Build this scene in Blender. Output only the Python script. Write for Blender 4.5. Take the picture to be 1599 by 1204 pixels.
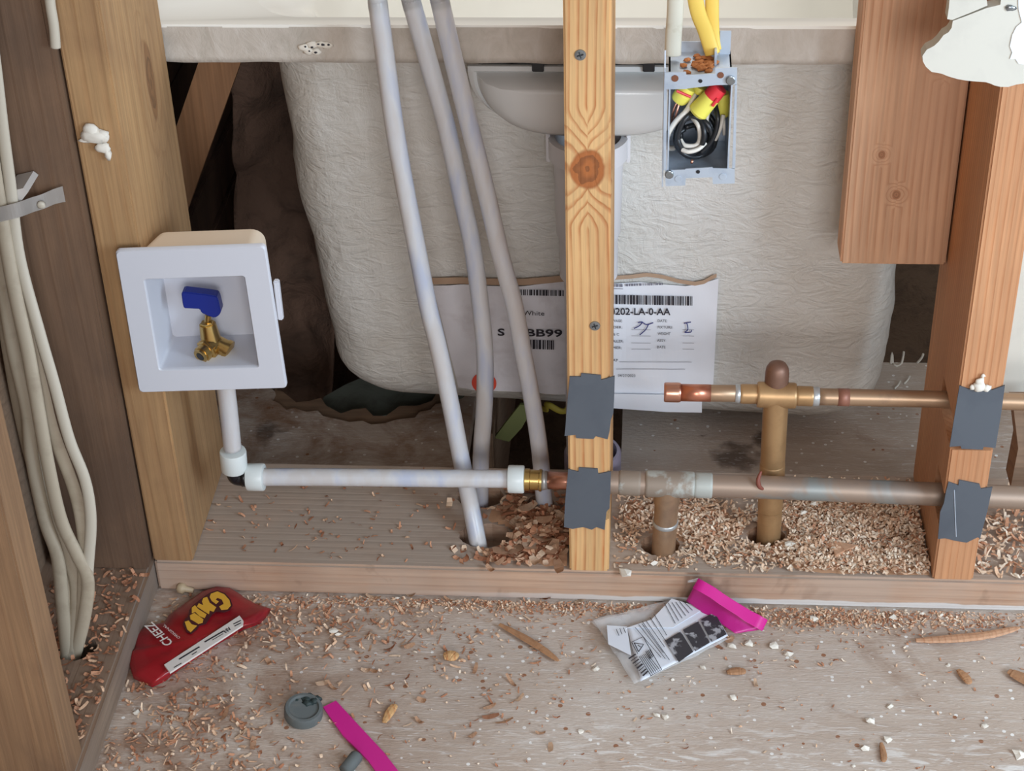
import bpy, bmesh, math, random
from mathutils import Vector, Matrix, noise
random.seed(7)
SC = bpy.context.scene
for o in list(bpy.data.objects): bpy.data.objects.remove(o)
COL = SC.collection

# ---------------------------------------------------------------- camera
MR = ((0.9972516912519088, 0.06886460679651112, -0.027326365033965714),
      (0.016883295326268713, -0.5703630818695864, -0.8212191602606175),
      (-0.07213888434217446, 0.8185008373673112, -0.5699582095161687))
FPX = 2815.24
CAM = Vector((0.06703926, -1.32489627, 1.17767358))
RT, DN, FW = Vector(MR[0]), Vector(MR[1]), Vector(MR[2])
cd = bpy.data.cameras.new('camera'); cam = bpy.data.objects.new('camera', cd); COL.objects.link(cam)
cd.sensor_width = 36; cd.lens = FPX / 1599 * 36; cd.clip_start = .02
rm = Matrix((RT, -DN, -FW)).transposed().to_4x4()
cam.matrix_world = Matrix.Translation(CAM) @ rm
SC.camera = cam
SC.view_settings.view_transform = 'Standard'; SC.view_settings.look = 'None'
SC.view_settings.gamma = 1; SC.view_settings.use_curve_mapping = False
SC.view_settings.exposure = 0.0

# ---------------------------------------------------------------- world and lights
w = bpy.data.worlds.new('room_light'); SC.world = w; w.use_nodes = True
bg = w.node_tree.nodes['Background']; 
wt = w.node_tree; tc_ = wt.nodes.new('ShaderNodeTexCoord'); sx_ = wt.nodes.new('ShaderNodeSeparateXYZ'); wt.links.new(tc_.outputs['Generated'], sx_.inputs[0])
wr_ = wt.nodes.new('ShaderNodeValToRGB'); mr_ = wt.nodes.new('ShaderNodeMapRange'); mr_.inputs[1].default_value = -1; mr_.inputs[2].default_value = 1
wt.links.new(sx_.outputs[0], mr_.inputs[0]); wt.links.new(mr_.outputs[0], wr_.inputs[0]); wt.links.new(wr_.outputs[0], bg.inputs[0])
wr_.color_ramp.elements[0].color = (.22, .18, .15, 1); wr_.color_ramp.elements[1].color = (.92, .98, 1.06, 1)
e_ = wr_.color_ramp.elements.new(.5); e_.color = (.56, .52, .48, 1)      # ambient graded to dim the left side and brighten the right
bg.inputs[1].default_value = .74
def area(name, loc, target, sx, sy, power, col):
    l = bpy.data.lights.new(name, 'AREA'); l.shape = 'RECTANGLE'; l.size = sx; l.size_y = sy; l.energy = power; l.color = col
    o = bpy.data.objects.new(name, l); COL.objects.link(o); o.location = loc
    o.rotation_euler = (Vector(target) - Vector(loc)).to_track_quat('-Z', 'Y').to_euler(); return o
area('window_daylight', (.42, -2.6, 1.20), (.14, .1, .15), .8, .7, 27, (.97, .97, 1.0))
area('side_fill_light', (1.25, -1.0, .85), (.35, .2, .2), .6, .6, 21, (.66, .83, 1.0))  # soft bluish fill added from the right
area('bathroom_daylight', (.5, 1.3, 2.0), (.0, .8, .3), 1.0, .8, 17, (1, .99, .96))

# ---------------------------------------------------------------- helpers
def lin(c):
    return tuple(((v/255)/12.92 if v/255 <= .04045 else ((v/255+.055)/1.055)**2.4) for v in c) + (1,)
def at(u, v, ax, val):
    r = RT*((u-799.5)/FPX) + DN*((v-602)/FPX) + FW
    i = 'xyz'.index(ax); t = (val-CAM[i])/r[i]
    return CAM + r*t
def Y(u, v, y): return at(u, v, 'y', y)
def G(u, v, z=0): return at(u, v, 'z', z)
WL = {}
def link(o, parent=None, loc=None):
    COL.objects.link(o)
    if parent is not None:
        o.parent = parent; pl = WL[parent.name]
        o.location = (loc - pl) if loc is not None else (0, 0, 0)
        WL[o.name] = loc.copy() if loc is not None else pl.copy()
    else:
        o.location = loc if loc is not None else (0, 0, 0); WL[o.name] = Vector(o.location)
    return o
def tag(o, label=None, cat=None, group=None, kind=None):
    if label: o['label'] = label
    if cat: o['category'] = cat
    if group: o['group'] = group
    if kind: o['kind'] = kind
    return o
def thing(name, label, cat, loc, group=None):
    return tag(link(bpy.data.objects.new(name, None), None, Vector(loc)), label, cat, group)
def obj(name, bm, mat, parent=None, smooth=False, label=None, mats=None):
    """bm holds world coordinates; the origin goes to the base of the shape (or the parent's)"""
    if parent is None:
        vs = [v.co for v in bm.verts]
        loc = Vector(((min(v.x for v in vs)+max(v.x for v in vs))/2, (min(v.y for v in vs)+max(v.y for v in vs))/2, min(v.z for v in vs)))
        off = loc
    else:
        loc = None; off = WL[parent.name]
    me = bpy.data.meshes.new(name); bmesh.ops.translate(bm, verts=bm.verts, vec=-off)
    bm.normal_update(); bm.to_mesh(me); bm.free()
    for m in (mats or [mat]): me.materials.append(m)
    if smooth:
        for p in me.polygons: p.use_smooth = True
    o = link(bpy.data.objects.new(name, me), parent, loc)
    if label: o['label'] = label
    return o
def autosmooth(o, ang=35):
    me = o.data
    bm = bmesh.new(); bm.from_mesh(me)
    for e in bm.edges:
        if len(e.link_faces) == 2 and e.calc_face_angle(0) > math.radians(ang): e.smooth = False
    bm.to_mesh(me); bm.free()
    for p in me.polygons: p.use_smooth = True
    return o
def B(): return bmesh.new()
def box(bm, x0, x1, y0, y1, z0, z1, bev=0, mi=0):
    r = bmesh.ops.create_cube(bm, size=1)
    for v in r['verts']:
        v.co = Vector(((x0+x1)/2+v.co.x*(x1-x0), (y0+y1)/2+v.co.y*(y1-y0), (z0+z1)/2+v.co.z*(z1-z0)))
    fs = set(f for v in r['verts'] for f in v.link_faces)
    for f in fs: f.material_index = mi
    if bev: bmesh.ops.bevel(bm, geom=list(set(e for v in r['verts'] for e in v.link_edges)), offset=bev, segments=2, affect='EDGES')
    return bm
def smooth_path(pts, n):
    pts = [Vector(p) for p in pts]
    if len(pts) == 2: return [pts[0].lerp(pts[1], i/n) for i in range(n+1)]
    out = []; m = len(pts)-1
    for k in range(n+1):
        t = k/n*m; i = min(int(t), m-1); f = t-i
        p0 = pts[max(i-1, 0)]; p1 = pts[i]; p2 = pts[i+1]; p3 = pts[min(i+2, m)]
        out.append(.5*((2*p1)+(p2-p0)*f+(2*p0-5*p1+4*p2-p3)*f*f+(3*p1-p0-3*p2+p3)*f*f*f))
    return out
def tube(bm, pts, r, seg=16, caps=True, flat=None, mi=0, updir=None):
    pts = [Vector(p) for p in pts]; n = len(pts)
    rr = r if isinstance(r, (list, tuple)) else [r]*n
    rings = []; up = None
    for i, p in enumerate(pts):
        d = (pts[min(i+1, n-1)]-pts[max(i-1, 0)])
        if d.length < 1e-9: d = rings and dl or Vector((0, 0, 1))
        d = d.normalized(); dl = d
        if up is None:
            a = updir or (Vector((0, 1, 0)) if abs(d.y) < .8 else Vector((1, 0, 0)))
            up = (a-d*a.dot(d)).normalized()
        else: up = (up-d*up.dot(d)).normalized()
        sd = d.cross(up)
        fl = flat or 1
        rings.append([bm.verts.new(p+(up*math.cos(2*math.pi*k/seg)*fl+sd*math.sin(2*math.pi*k/seg))*rr[i]) for k in range(seg)])
    for a, b in zip(rings, rings[1:]):
        for k in range(seg):
            f = bm.faces.new((a[k], a[(k+1) % seg], b[(k+1) % seg], b[k])); f.material_index = mi
    if caps:
        f = bm.faces.new(rings[0][::-1]); f.material_index = mi
        f = bm.faces.new(rings[-1]); f.material_index = mi
    return bm
def lathe(bm, a, d, prof, seg=24, caps=True, mi=0):
    """prof: (distance along d, radius)"""
    a = Vector(a); d = Vector(d).normalized()
    up = Vector((0, 0, 1)) if abs(d.z) < .8 else Vector((0, 1, 0))
    up = (up-d*up.dot(d)).normalized(); sd = d.cross(up); rings = []
    for t, r in prof:
        rings.append([bm.verts.new(a+d*t+(up*math.cos(2*math.pi*k/seg)+sd*math.sin(2*math.pi*k/seg))*max(r, 1e-5)) for k in range(seg)])
    for p, q in zip(rings, rings[1:]):
        for k in range(seg):
            f = bm.faces.new((p[k], p[(k+1) % seg], q[(k+1) % seg], q[k])); f.material_index = mi
    if caps:
        bm.faces.new(rings[0][::-1]).material_index = mi; bm.faces.new(rings[-1]).material_index = mi
    return bm
def prism(bm, pts, d, mi=0):
    """closed outline pts extruded by vector d"""
    pts = [Vector(p) for p in pts]; d = Vector(d)
    a = [bm.verts.new(p) for p in pts]; b = [bm.verts.new(p+d) for p in pts]
    n = len(pts); fs = [bm.faces.new(a), bm.faces.new(b[::-1])]
    for i in range(n): fs.append(bm.faces.new((a[i], b[i], b[(i+1) % n], a[(i+1) % n])))
    for f in fs: f.material_index = mi
    bmesh.ops.recalc_face_normals(bm, faces=fs)
    return bm
def pxp(bm, px, y, th, mi=0): return prism(bm, [Y(u, v, y) for u, v in px], (0, th, 0), mi)
def solidf(b, thickness):
    bmesh.ops.solidify(b, geom=b.faces[:], thickness=thickness); bmesh.ops.recalc_face_normals(b, faces=b.faces)
def cut(o, cutters):
    """cutters: list of bmesh in world coordinates"""
    dg = None
    for cb in cutters:
        me = bpy.data.meshes.new('c'); bmesh.ops.translate(cb, verts=cb.verts, vec=-WL[o.name])
        bmesh.ops.recalc_face_normals(cb, faces=cb.faces)
        cb.to_mesh(me); cb.free()
        c = bpy.data.objects.new('c', me); COL.objects.link(c); c.location = WL[o.name]
        m = o.modifiers.new('b', 'BOOLEAN'); m.operation = 'DIFFERENCE'; m.object = c; m.solver = 'EXACT'
        bpy.context.view_layer.update()
        dg = bpy.context.evaluated_depsgraph_get()
        nm = bpy.data.meshes.new_from_object(o.evaluated_get(dg)); old = o.data
        o.modifiers.clear(); o.data = nm; bpy.data.meshes.remove(old)
        bpy.data.objects.remove(c); bpy.data.meshes.remove(me)
    return o

# ---------------------------------------------------------------- materials
def nmat(name, col=(200, 200, 200), rough=.6, metal=0, **kw):
    m = bpy.data.materials.new(name); m.use_nodes = True
    b = m.node_tree.nodes['Principled BSDF']
    b.inputs['Base Color'].default_value = lin(col); b.inputs['Roughness'].default_value = rough; b.inputs['Metallic'].default_value = metal
    for k, v in kw.items(): b.inputs[k.replace('_', ' ')].default_value = v
    return m
class NT:
    def __init__(s, m): s.t = m.node_tree; s.b = s.t.nodes['Principled BSDF']; s.pos = s.t.nodes.new('ShaderNodeNewGeometry').outputs['Position']
    def L(s, a, b): s.t.links.new(a, b)
    def inp(s, sock, v):
        if hasattr(v, 'links'): s.L(v, sock)
        else: sock.default_value = v
    def math(s, op, a, b=0, c=None, clamp=False):
        n = s.t.nodes.new('ShaderNodeMath'); n.operation = op; n.use_clamp = clamp; s.inp(n.inputs[0], a); s.inp(n.inputs[1], b)
        if c is not None: s.inp(n.inputs[2], c)
        return n.outputs[0]
    def scale(s, v, k):
        n = s.t.nodes.new('ShaderNodeVectorMath'); n.operation = 'MULTIPLY'; s.inp(n.inputs[0], v); n.inputs[1].default_value = k; return n.outputs[0]
    def noise(s, v, sc, det=3, rough=.5, dist=0, col=False):
        n = s.t.nodes.new('ShaderNodeTexNoise'); s.L(v, n.inputs['Vector']); n.inputs['Scale'].default_value = sc; n.inputs['Detail'].default_value = det
        n.inputs['Roughness'].default_value = rough; n.inputs['Distortion'].default_value = dist; return n.outputs['Color' if col else 'Fac']
    def voro(s, v, sc, out='Distance', feat='F1'):
        n = s.t.nodes.new('ShaderNodeTexVoronoi'); s.L(v, n.inputs['Vector']); n.inputs['Scale'].default_value = sc; n.feature = feat; return n.outputs[out]
    def ramp(s, f, stops):
        n = s.t.nodes.new('ShaderNodeValToRGB'); s.L(f, n.inputs[0]); e = n.color_ramp.elements
        while len(e) < len(stops): e.new(.5)
        for x, (p, c) in zip(e, stops): x.position = p; x.color = c if len(c) == 4 else lin(c)
        return n.outputs[0]
    def mix(s, f, a, b, mode='MIX'):
        n = s.t.nodes.new('ShaderNodeMix'); n.data_type = 'RGBA'; n.blend_type = mode; s.inp(n.inputs[0], f)
        for i, v in ((6, a), (7, b)):
            if hasattr(v, 'links'): s.L(v, n.inputs[i])
            else: n.inputs[i].default_value = v if len(v) == 4 else lin(v)
        return n.outputs[2]
    def sep(s, v):
        n = s.t.nodes.new('ShaderNodeSeparateXYZ'); s.L(v, n.inputs[0]); return n.outputs
    def col(s, v): s.L(v, s.b.inputs['Base Color'])
    def rough(s, v): s.L(v, s.b.inputs['Roughness'])
    def bump(s, h, st=.3, d=.002):
        n = s.t.nodes.new('ShaderNodeBump'); n.inputs['Strength'].default_value = st; n.inputs['Distance'].default_value = d; s.L(h, n.inputs['Height']); s.L(n.outputs[0], s.b.inputs['Normal'])
def step(nt, f, a, b):
    n = nt.t.nodes.new('ShaderNodeMapRange'); n.interpolation_type = 'SMOOTHSTEP'; nt.L(f, n.inputs[0]); n.inputs[1].default_value = a; n.inputs[2].default_value = b; return n.outputs[0]
K0, K1 = (0, 0, 0, 1), (1, 1, 1, 1)
def wood(name, base, line, dirt=None, axis='z', per=.007, wob=2.2, knots=(), dirt_amt=.5, contrast=.8, diag=.35, stain=None, yknots=(), dust=None, foot=None):
    """grain runs along axis; knots = (x, z, radius) on the front face"""
    m = nmat(name, base, .72); t = NT(m); p = t.pos; X, Yc, Z = t.sep(p)
    if axis == 'z': across = t.math('ADD', X, t.math('MULTIPLY', Yc, diag)); sv = (7, 7, 1.1); fine = (260, 260, 7)
    elif axis == 'x': across = t.math('ADD', Z, t.math('MULTIPLY', Yc, diag)); sv = (1.1, 7, 7); fine = (7, 260, 260)
    else: across = t.math('ADD', X, t.math('MULTIPLY', Z, diag)); sv = (7, 1.1, 7); fine = (260, 7, 260)
    g = t.math('MULTIPLY', across, 1/per)
    g = t.math('ADD', g, t.math('MULTIPLY', t.noise(t.scale(p, sv), 1.0, 2, .45), wob*2))
    kmask = None
    for src, kx, kz, kr, zs in [(X, a_, b_, c_, .8) for a_, b_, c_ in knots]+[(Yc, a_, b_, c_, .3) for a_, b_, c_ in yknots]:
        dx = t.math('SUBTRACT', src, kx); dz = t.math('MULTIPLY', t.math('SUBTRACT', Z, kz), zs)
        d = t.math('POWER', t.math('ADD', t.math('MULTIPLY', dx, dx), t.math('MULTIPLY', dz, dz)), .5)
        d = t.math('ADD', d, t.math('MULTIPLY', t.math('SUBTRACT', t.noise(p, 60, 2), .5), kr*.35))
        fall = t.math('SUBTRACT', 1, step(t, d, kr*.5, kr*3.2))
        # lines bend round the knot
        g = t.math('ADD', g, t.math('MULTIPLY', fall, t.math('MULTIPLY', t.math('SIGN', dx), 3.2)))
        k = t.math('SUBTRACT', 1, step(t, d, kr*.85, kr*1.05))
        ring = t.math('FRACT', t.math('MULTIPLY', t.math('ADD', d, t.math('MULTIPLY', t.noise(p, 90, 3), kr*.8)), 1.9/kr))
        k2 = (k, ring)
        kmask = (kmask or []) + [k2]
    fr = t.math('FRACT', g)
    ln = t.ramp(fr, [(0, K0), (.52, K0), (.88, K1), (1.0, K0)])
    brk = t.ramp(t.noise(t.scale(p, (20, 20, 20)), 1, 3), [(.3, (.25,)*3+(1,)), (.6, K1)])
    c = t.mix(t.math('MULTIPLY', t.math('MULTIPLY', ln, contrast), brk), base, line)
    fn = t.noise(t.scale(p, fine), 1, 3, .6)
    c = t.mix(t.ramp(fn, [(.35, (.55,)*3+(1,)), (.65, K0)]), c, tuple(v*.78 for v in base))
    big = t.noise(t.scale(p, (9, 9, 3)), 1, 3)
    c = t.mix(t.ramp(big, [(.4, K0), (.75, (.5,)*3+(1,))]), c, tuple(v*.82 for v in line))
    if kmask:
        for k, ring in kmask:
            c = t.mix(k, c, t.mix(t.ramp(ring, [(.3, K0), (.8, K1)]), tuple(v*.92 for v in line), tuple(v*.74 for v in line)))
    if dirt:
        dn = t.noise(t.scale(p, (6, 6, 4)), 1, 6, .62, .4)
        c = t.mix(t.ramp(dn, [(.42, K0), (.62, (dirt_amt,)*3+(1,))]), c, dirt)
    if stain:
        sn = t.noise(t.scale(p, (14, 14, 9)), 1, 4, .6, .5)
        c = t.mix(t.ramp(sn, [(.6, K0), (.7, (.8,)*3+(1,))]), c, stain)
    if dust:
        nz = t.sep(t.t.nodes['Geometry'].outputs['Normal'])[2]
        dd_ = t.ramp(t.noise(t.scale(p, (16, 30, 16)), 1, 5, .6, .4), [(.25, (.55,)*3+(1,)), (.6, (.95,)*3+(1,))])
        c = t.mix(t.math('MULTIPLY', step(t, nz, .5, .9), dd_), c, dust)
    if foot:
        e_ = t.math('ADD', Z, t.math('MULTIPLY', t.noise(t.scale(p, (30, 30, 30)), 1, 3), .006))
        c = t.mix(t.math('MULTIPLY', t.math('SUBTRACT', 1, step(t, e_, .0105, .0125)), step(t, X, -.2, .1)), c, foot)
    t.col(c); t.bump(t.math('ADD', fn, t.math('MULTIPLY', ln, -.5)), .25, .0015)
    return m
KZ = at(222, 150, 'x', -.369).z
M = {}
M['stud_mid'] = wood('pine_middle_stud', (226, 182, 126), (184, 108, 54), per=.0082, wob=3.4, knots=((.0190, .474, .0150),), contrast=1.0)
M['stud_left'] = wood('pine_left_stud', (184, 146, 102), (152, 110, 70), (118, 86, 64), per=.016, wob=1.6, contrast=.6, dirt_amt=.35, diag=1, yknots=((.105, KZ, .012),))
M['stud_corner'] = wood('aged_corner_stud', (124, 96, 74), (108, 78, 56), (84, 66, 54), per=.022, wob=1.4, contrast=.5, dirt_amt=.6)
M['stud_near'] = wood('aged_near_stud', (152, 118, 86), (118, 86, 62), (94, 72, 58), per=.02, wob=1.4, contrast=.5, dirt_amt=.5, diag=1)
M['stud_right'] = wood('fir_right_stud', (212, 156, 112), (184, 116, 70), (182, 134, 98), per=.0062, wob=1.2, contrast=.9, dirt_amt=.3, diag=.8)
M['cripple'] = wood('fir_cripple', (218, 172, 136), (182, 124, 86), (190, 146, 116), per=.0075, wob=3.2, knots=((.292, .385, .004), (.322, .515, .006), (.2755, .425, .0035)), contrast=.85)
M['plate'] = wood('sole_plate_wood', (202, 168, 142), (170, 126, 98), (172, 154, 140), axis='x', per=.010, wob=1.6, contrast=.7, dirt_amt=.6, stain=(120, 92, 74), diag=1, dust=(168, 152, 138), foot=(206, 202, 198))
M['plate2'] = wood('side_plate_wood', (150, 130, 112), (120, 98, 80), (128, 116, 106), axis='y', per=.012, wob=1.6, contrast=.5, dirt_amt=.8, dust=(134, 108, 88))
M['oldwood'] = wood('old_framing', (150, 122, 98), (112, 84, 64), (118, 102, 88), axis='x', per=.014, wob=2, contrast=.6, dirt_amt=.7)
M['brace'] = wood('brace_wood', (200, 150, 108), (150, 106, 72), (150, 112, 84), axis='z', per=.012, wob=2, contrast=.5, dirt_amt=.6)
M['dark_sheath'] = wood('dark_sheathing', (140, 110, 90), (96, 72, 56), (86, 72, 64), axis='z', per=.03, wob=2, contrast=.6, dirt_amt=.8)

# plywood subfloor
m = nmat('dusty_subfloor', (170, 158, 148), .78); t = NT(m); p = t.pos
a = t.noise(t.scale(p, (2.6, 5, 1)), 1, 5, .6, .3)
c = t.ramp(a, [(.3, (168, 148, 132)), (.5, (190, 174, 160)), (.7, (202, 192, 182))])
g = t.noise(t.scale(p, (14, 160, 10)), 1, 4, .65)
c = t.mix(t.ramp(g, [(.5, K0), (.72, (.45,)*3+(1,))]), c, (208, 202, 196))
st = t.noise(t.scale(p, (9, 9, 9)), 1, 5, .65, .5)
c = t.mix(t.ramp(st, [(.58, K0), (.7, (.55,)*3+(1,))]), c, (140, 108, 84))
sp = t.voro(p, 150); vc = t.voro(p, 150, 'Color')
rs = t.sep(vc)
keep = t.math('GREATER_THAN', rs[0], .9)
spk = t.math('MULTIPLY', t.math('LESS_THAN', sp, .26), keep)
c = t.mix(spk, c, (236, 234, 230))
sp2 = t.voro(p, 105); k2 = t.math('GREATER_THAN', t.sep(t.voro(p, 105, 'Color'))[1], .95)
c = t.mix(t.math('MULTIPLY', t.math('LESS_THAN', sp2, .25), k2), c, (150, 104, 76))
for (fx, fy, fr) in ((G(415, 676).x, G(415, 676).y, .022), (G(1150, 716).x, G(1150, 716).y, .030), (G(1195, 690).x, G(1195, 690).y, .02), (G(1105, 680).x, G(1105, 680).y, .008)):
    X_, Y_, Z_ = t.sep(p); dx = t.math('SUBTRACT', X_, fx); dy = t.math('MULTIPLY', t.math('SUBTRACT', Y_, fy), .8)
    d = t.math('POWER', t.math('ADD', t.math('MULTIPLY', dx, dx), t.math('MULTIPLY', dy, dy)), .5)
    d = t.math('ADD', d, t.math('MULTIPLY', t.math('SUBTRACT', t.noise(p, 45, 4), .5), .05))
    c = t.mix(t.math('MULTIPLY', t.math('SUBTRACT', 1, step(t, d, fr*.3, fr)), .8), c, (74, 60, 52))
sx = t.noise(t.scale(p, (60, 400, 10)), 1, 2, .5, 1.5)
c = t.mix(t.ramp(sx, [(.62, K0), (.7, (.6,)*3+(1,))]), c, (222, 218, 214))
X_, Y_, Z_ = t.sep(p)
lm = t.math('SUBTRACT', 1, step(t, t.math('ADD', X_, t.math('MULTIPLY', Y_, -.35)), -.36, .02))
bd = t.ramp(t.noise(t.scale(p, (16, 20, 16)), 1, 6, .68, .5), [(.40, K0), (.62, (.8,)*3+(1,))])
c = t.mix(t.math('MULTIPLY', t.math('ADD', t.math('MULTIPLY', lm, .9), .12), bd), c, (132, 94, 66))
sw = t.ramp(t.noise(t.scale(p, (30, 110, 10)), 1, 3, .6, 1.2), [(.54, K0), (.66, (.7,)*3+(1,))])
lo_ = t.math('MULTIPLY', t.math('SUBTRACT', 1, step(t, Y_, -.22, -.12)), step(t, X_, -.12, .02))
c = t.mix(t.math('MULTIPLY', sw, lo_), c, (232, 230, 226))
t.col(c); t.bump(t.math('ADD', t.noise(p, 300, 3), t.math('MULTIPLY', sx, 2)), .3, .0012); M['floor'] = m

# grey dust film and stains on the plate top use the plate material
def speck(name, base, spots, rough=.6, sc=30, bs=.15, bd=.001, metal=0, amt=.6, lo=.5, hi=.68, extra=None):
    m = nmat(name, base, rough, metal); t = NT(m)
    n = t.noise(t.pos, sc, 5, .6, .3); c = t.mix(t.ramp(n, [(lo, K0), (hi, (amt,)*3+(1,))]), base, spots)
    if extra:
        n2 = t.noise(t.pos, sc*.45, 4, .6, .8); c = t.mix(t.ramp(n2, [(.56, K0), (.62, (.85,)*3+(1,))]), c, extra)
    t.col(c)
    if bs: t.bump(n, bs, bd)
    return m
# fibreglass shell
m = nmat('fibreglass_shell', (206, 204, 198), .42); t = NT(m); p = t.pos
big = t.noise(t.scale(p, (5, 5, 5)), 1, 4, .6, .4)
c = t.ramp(big, [(.3, (196, 190, 180)), (.55, (212, 210, 204)), (.8, (222, 222, 220))])
fb = t.noise(t.scale(p, (55, 55, 26)), 1, 5, .62, 1.6)
c = t.mix(t.ramp(fb, [(.62, K0), (.75, (.3,)*3+(1,))]), c, (176, 170, 160))
t.col(c)
wv = t.noise(t.scale(p, (30, 30, 60)), 1, 4, .6, 2.2)
t.bump(t.math('ADD', t.math('MULTIPLY', fb, .6), wv), .6, .005); M['shell'] = m
m = nmat('trimmed_rim_edge', (190, 180, 168), .6); t = NT(m); p = t.pos
n1 = t.noise(t.scale(p, (45, 26, 30)), 1, 5, .65, .5)
c = t.ramp(n1, [(.25, (172, 164, 152)), (.5, (190, 181, 170)), (.75, (202, 195, 186))])
c = t.mix(t.ramp(t.noise(t.scale(p, (18, 18, 60)), 1, 3, .6, .6), [(.66, K0), (.7, (.5,)*3+(1,))]), c, (110, 100, 88))
t.col(c); t.bump(n1, .5, .004); M['rim'] = m
M['acrylic'] = nmat('white_acrylic', (240, 238, 230), .18)
M['pvc'] = nmat('white_pvc', (212, 211, 214), .38)
M['abs_white'] = nmat('white_moulded_plastic', (206, 206, 204), .22)
M['box_white'] = nmat('outlet_box_plastic', (206, 208, 216), .45)
M['box_cream'] = nmat('outlet_box_back_plastic', (226, 208, 186), .5)
m = nmat('translucent_pex', (206, 208, 218), .3, 0); b_ = m.node_tree.nodes['Principled BSDF']
b_.inputs['Subsurface Weight'].default_value = .35; b_.inputs['Subsurface Radius'].default_value = (.01, .01, .012); b_.inputs['Subsurface Scale'].default_value = .5
t = NT(m); n = t.noise(t.scale(t.pos, (60, 60, 14)), 1, 3); t.col(t.ramp(n, [(.35, (198, 194, 192)), (.5, (202, 202, 204)), (.68, (184, 190, 206))])); M['pex'] = m
M['pexring'] = nmat('pex_ring', (214, 220, 218), .35)
M['black_plastic'] = nmat('black_plastic', (26, 26, 30), .3)
M['blue_plastic'] = nmat('blue_handle', (26, 44, 130), .35)
M['brass'] = nmat('brass', (198, 166, 104), .26, 1)
M['brass_dark'] = speck('brass_tarnished', (176, 136, 72), (128, 92, 50), .38, 40, .1, metal=1)
M['steel'] = speck('galvanised_nail_plate', (92, 98, 106), (76, 82, 92), .55, 14, .05, metal=.25, amt=.6)
M['galv'] = speck('galvanised_box', (186, 196, 208), (160, 172, 188), .42, 60, .05, metal=.35)
M['screw'] = nmat('zinc_screw', (150, 156, 160), .25, .9)
M['copper_new'] = nmat('bright_copper', (206, 150, 128), .28, .95)
M['copper_mid'] = speck('dull_copper', (172, 142, 114), (146, 120, 100), .4, 35, .05, metal=.6, amt=.8)
M['copper_tan'] = speck('tan_copper', (184, 148, 106), (156, 122, 84), .42, 22, .05, metal=.6, amt=.7)
M['copper_old'] = speck('weathered_copper', (158, 138, 122), (138, 128, 120), .5, 16, .08, metal=.45, amt=.9, extra=(142, 148, 146))
M['verdigris'] = speck('solder_crust', (146, 132, 118), (180, 184, 178), .6, 26, .4, .002, metal=.25, amt=.9, lo=.5, hi=.58)
M['solder'] = nmat('solder', (188, 190, 190), .35, .6)
M['nm_cable'] = speck('pale_cable_sheath', (176, 164, 144), (150, 136, 116), .5, 30, .05)
M['nm_bright'] = nmat('white_cable_sheath', (192, 184, 168), .42)
M['nm_dirty'] = speck('dirty_white_cable', (210, 206, 190), (170, 156, 124), .5, 40, .05)
M['nm_yellow'] = nmat('yellow_cable_sheath', (236, 200, 96), .42)
M['white_plastic'] = nmat('cable_strap_plastic', (198, 192, 186), .4)
M['wire_black'] = nmat('black_wire', (36, 38, 42), .35)
M['wire_white'] = nmat('white_wire', (220, 214, 204), .4)
M['nut_yellow'] = nmat('yellow_connector', (232, 222, 96), .4)
M['nut_red'] = nmat('red_connector', (222, 52, 62), .4)
M['sawdust'] = speck('sawdust', (186, 146, 114), (150, 108, 82), .9, 120, .3)
M['paper'] = speck('label_paper', (232, 235, 242), (238, 238, 242), .45, 20, .1)
M['paper2'] = speck('crumpled_label_paper', (226, 226, 232), (200, 196, 200), .35, 26, .5, .003)
M['kraft'] = nmat('brown_adhesive', (176, 148, 124), .55)
M['ink'] = nmat('black_ink', (44, 42, 50), .6)
M['ink_grey'] = nmat('grey_ink', (120, 120, 132), .6)
M['pen'] = nmat('blue_pen', (48, 52, 120), .6)
M['red_dot'] = nmat('red_sticker', (226, 84, 66), .5)
M['red_foil'] = speck('red_wrapper_film', (152, 28, 36), (108, 22, 34), .28, 30, .25, .002)
M['red2'] = nmat('orange_red_film', (190, 66, 48), .3)
M['yellow_print'] = nmat('yellow_print', (222, 170, 60), .35)
M['white_print'] = nmat('white_print', (222, 216, 210), .4)
m = nmat('clear_film', (246, 248, 250), .12); b_ = m.node_tree.nodes['Principled BSDF']; b_.inputs['Alpha'].default_value = .28; M['film'] = m
M['magenta'] = nmat('magenta_film', (206, 34, 140), .28)
M['magenta2'] = speck('deep_magenta_film', (184, 30, 128), (206, 52, 150), .3, 40, .2)
M['insert'] = speck('instruction_paper', (224, 230, 240), (232, 236, 242), .5, 30, .1)
M['photo_dark'] = speck('printed_photo', (58, 58, 64), (170, 172, 178), .4, 75, 0, amt=1, lo=.54, hi=.6)
M['rubber'] = speck('dusty_grey_rubber', (92, 98, 98), (120, 118, 112), .7, 40, .2)
M['drywall_paint'] = speck('beige_painted_drywall', (208, 204, 192), (194, 190, 180), .7, 24, .1, amt=.5)
M['gypsum'] = speck('torn_gypsum', (232, 238, 240), (214, 222, 224), .9, 60, .4)
M['plaster'] = nmat('white_plaster', (226, 220, 208), .85)
M['soil'] = speck('crawl_space_soil', (104, 84, 68), (62, 50, 42), .95, 26, .8, .02)
M['felt'] = speck('green_grey_board', (104, 112, 104), (74, 76, 70), .9, 30, .4, .003)
M['dark_wall'] = speck('dark_rough_wall', (118, 94, 80), (64, 54, 48), .95, 18, .8, .02)
M['yellow_dim'] = nmat('old_yellow_cable', (196, 178, 70), .5)
M['olive'] = nmat('olive_strip', (120, 126, 76), .7)
SHV = [speck('shaving_%s' % n, c, tuple(int(v*.84) for v in c), .8, 160, 0) for n, c in (('tan', (214, 176, 144)), ('pale', (226, 198, 170)), ('brown', (190, 138, 106)), ('rust', (166, 112, 82)), ('cream', (236, 218, 196)))]

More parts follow.
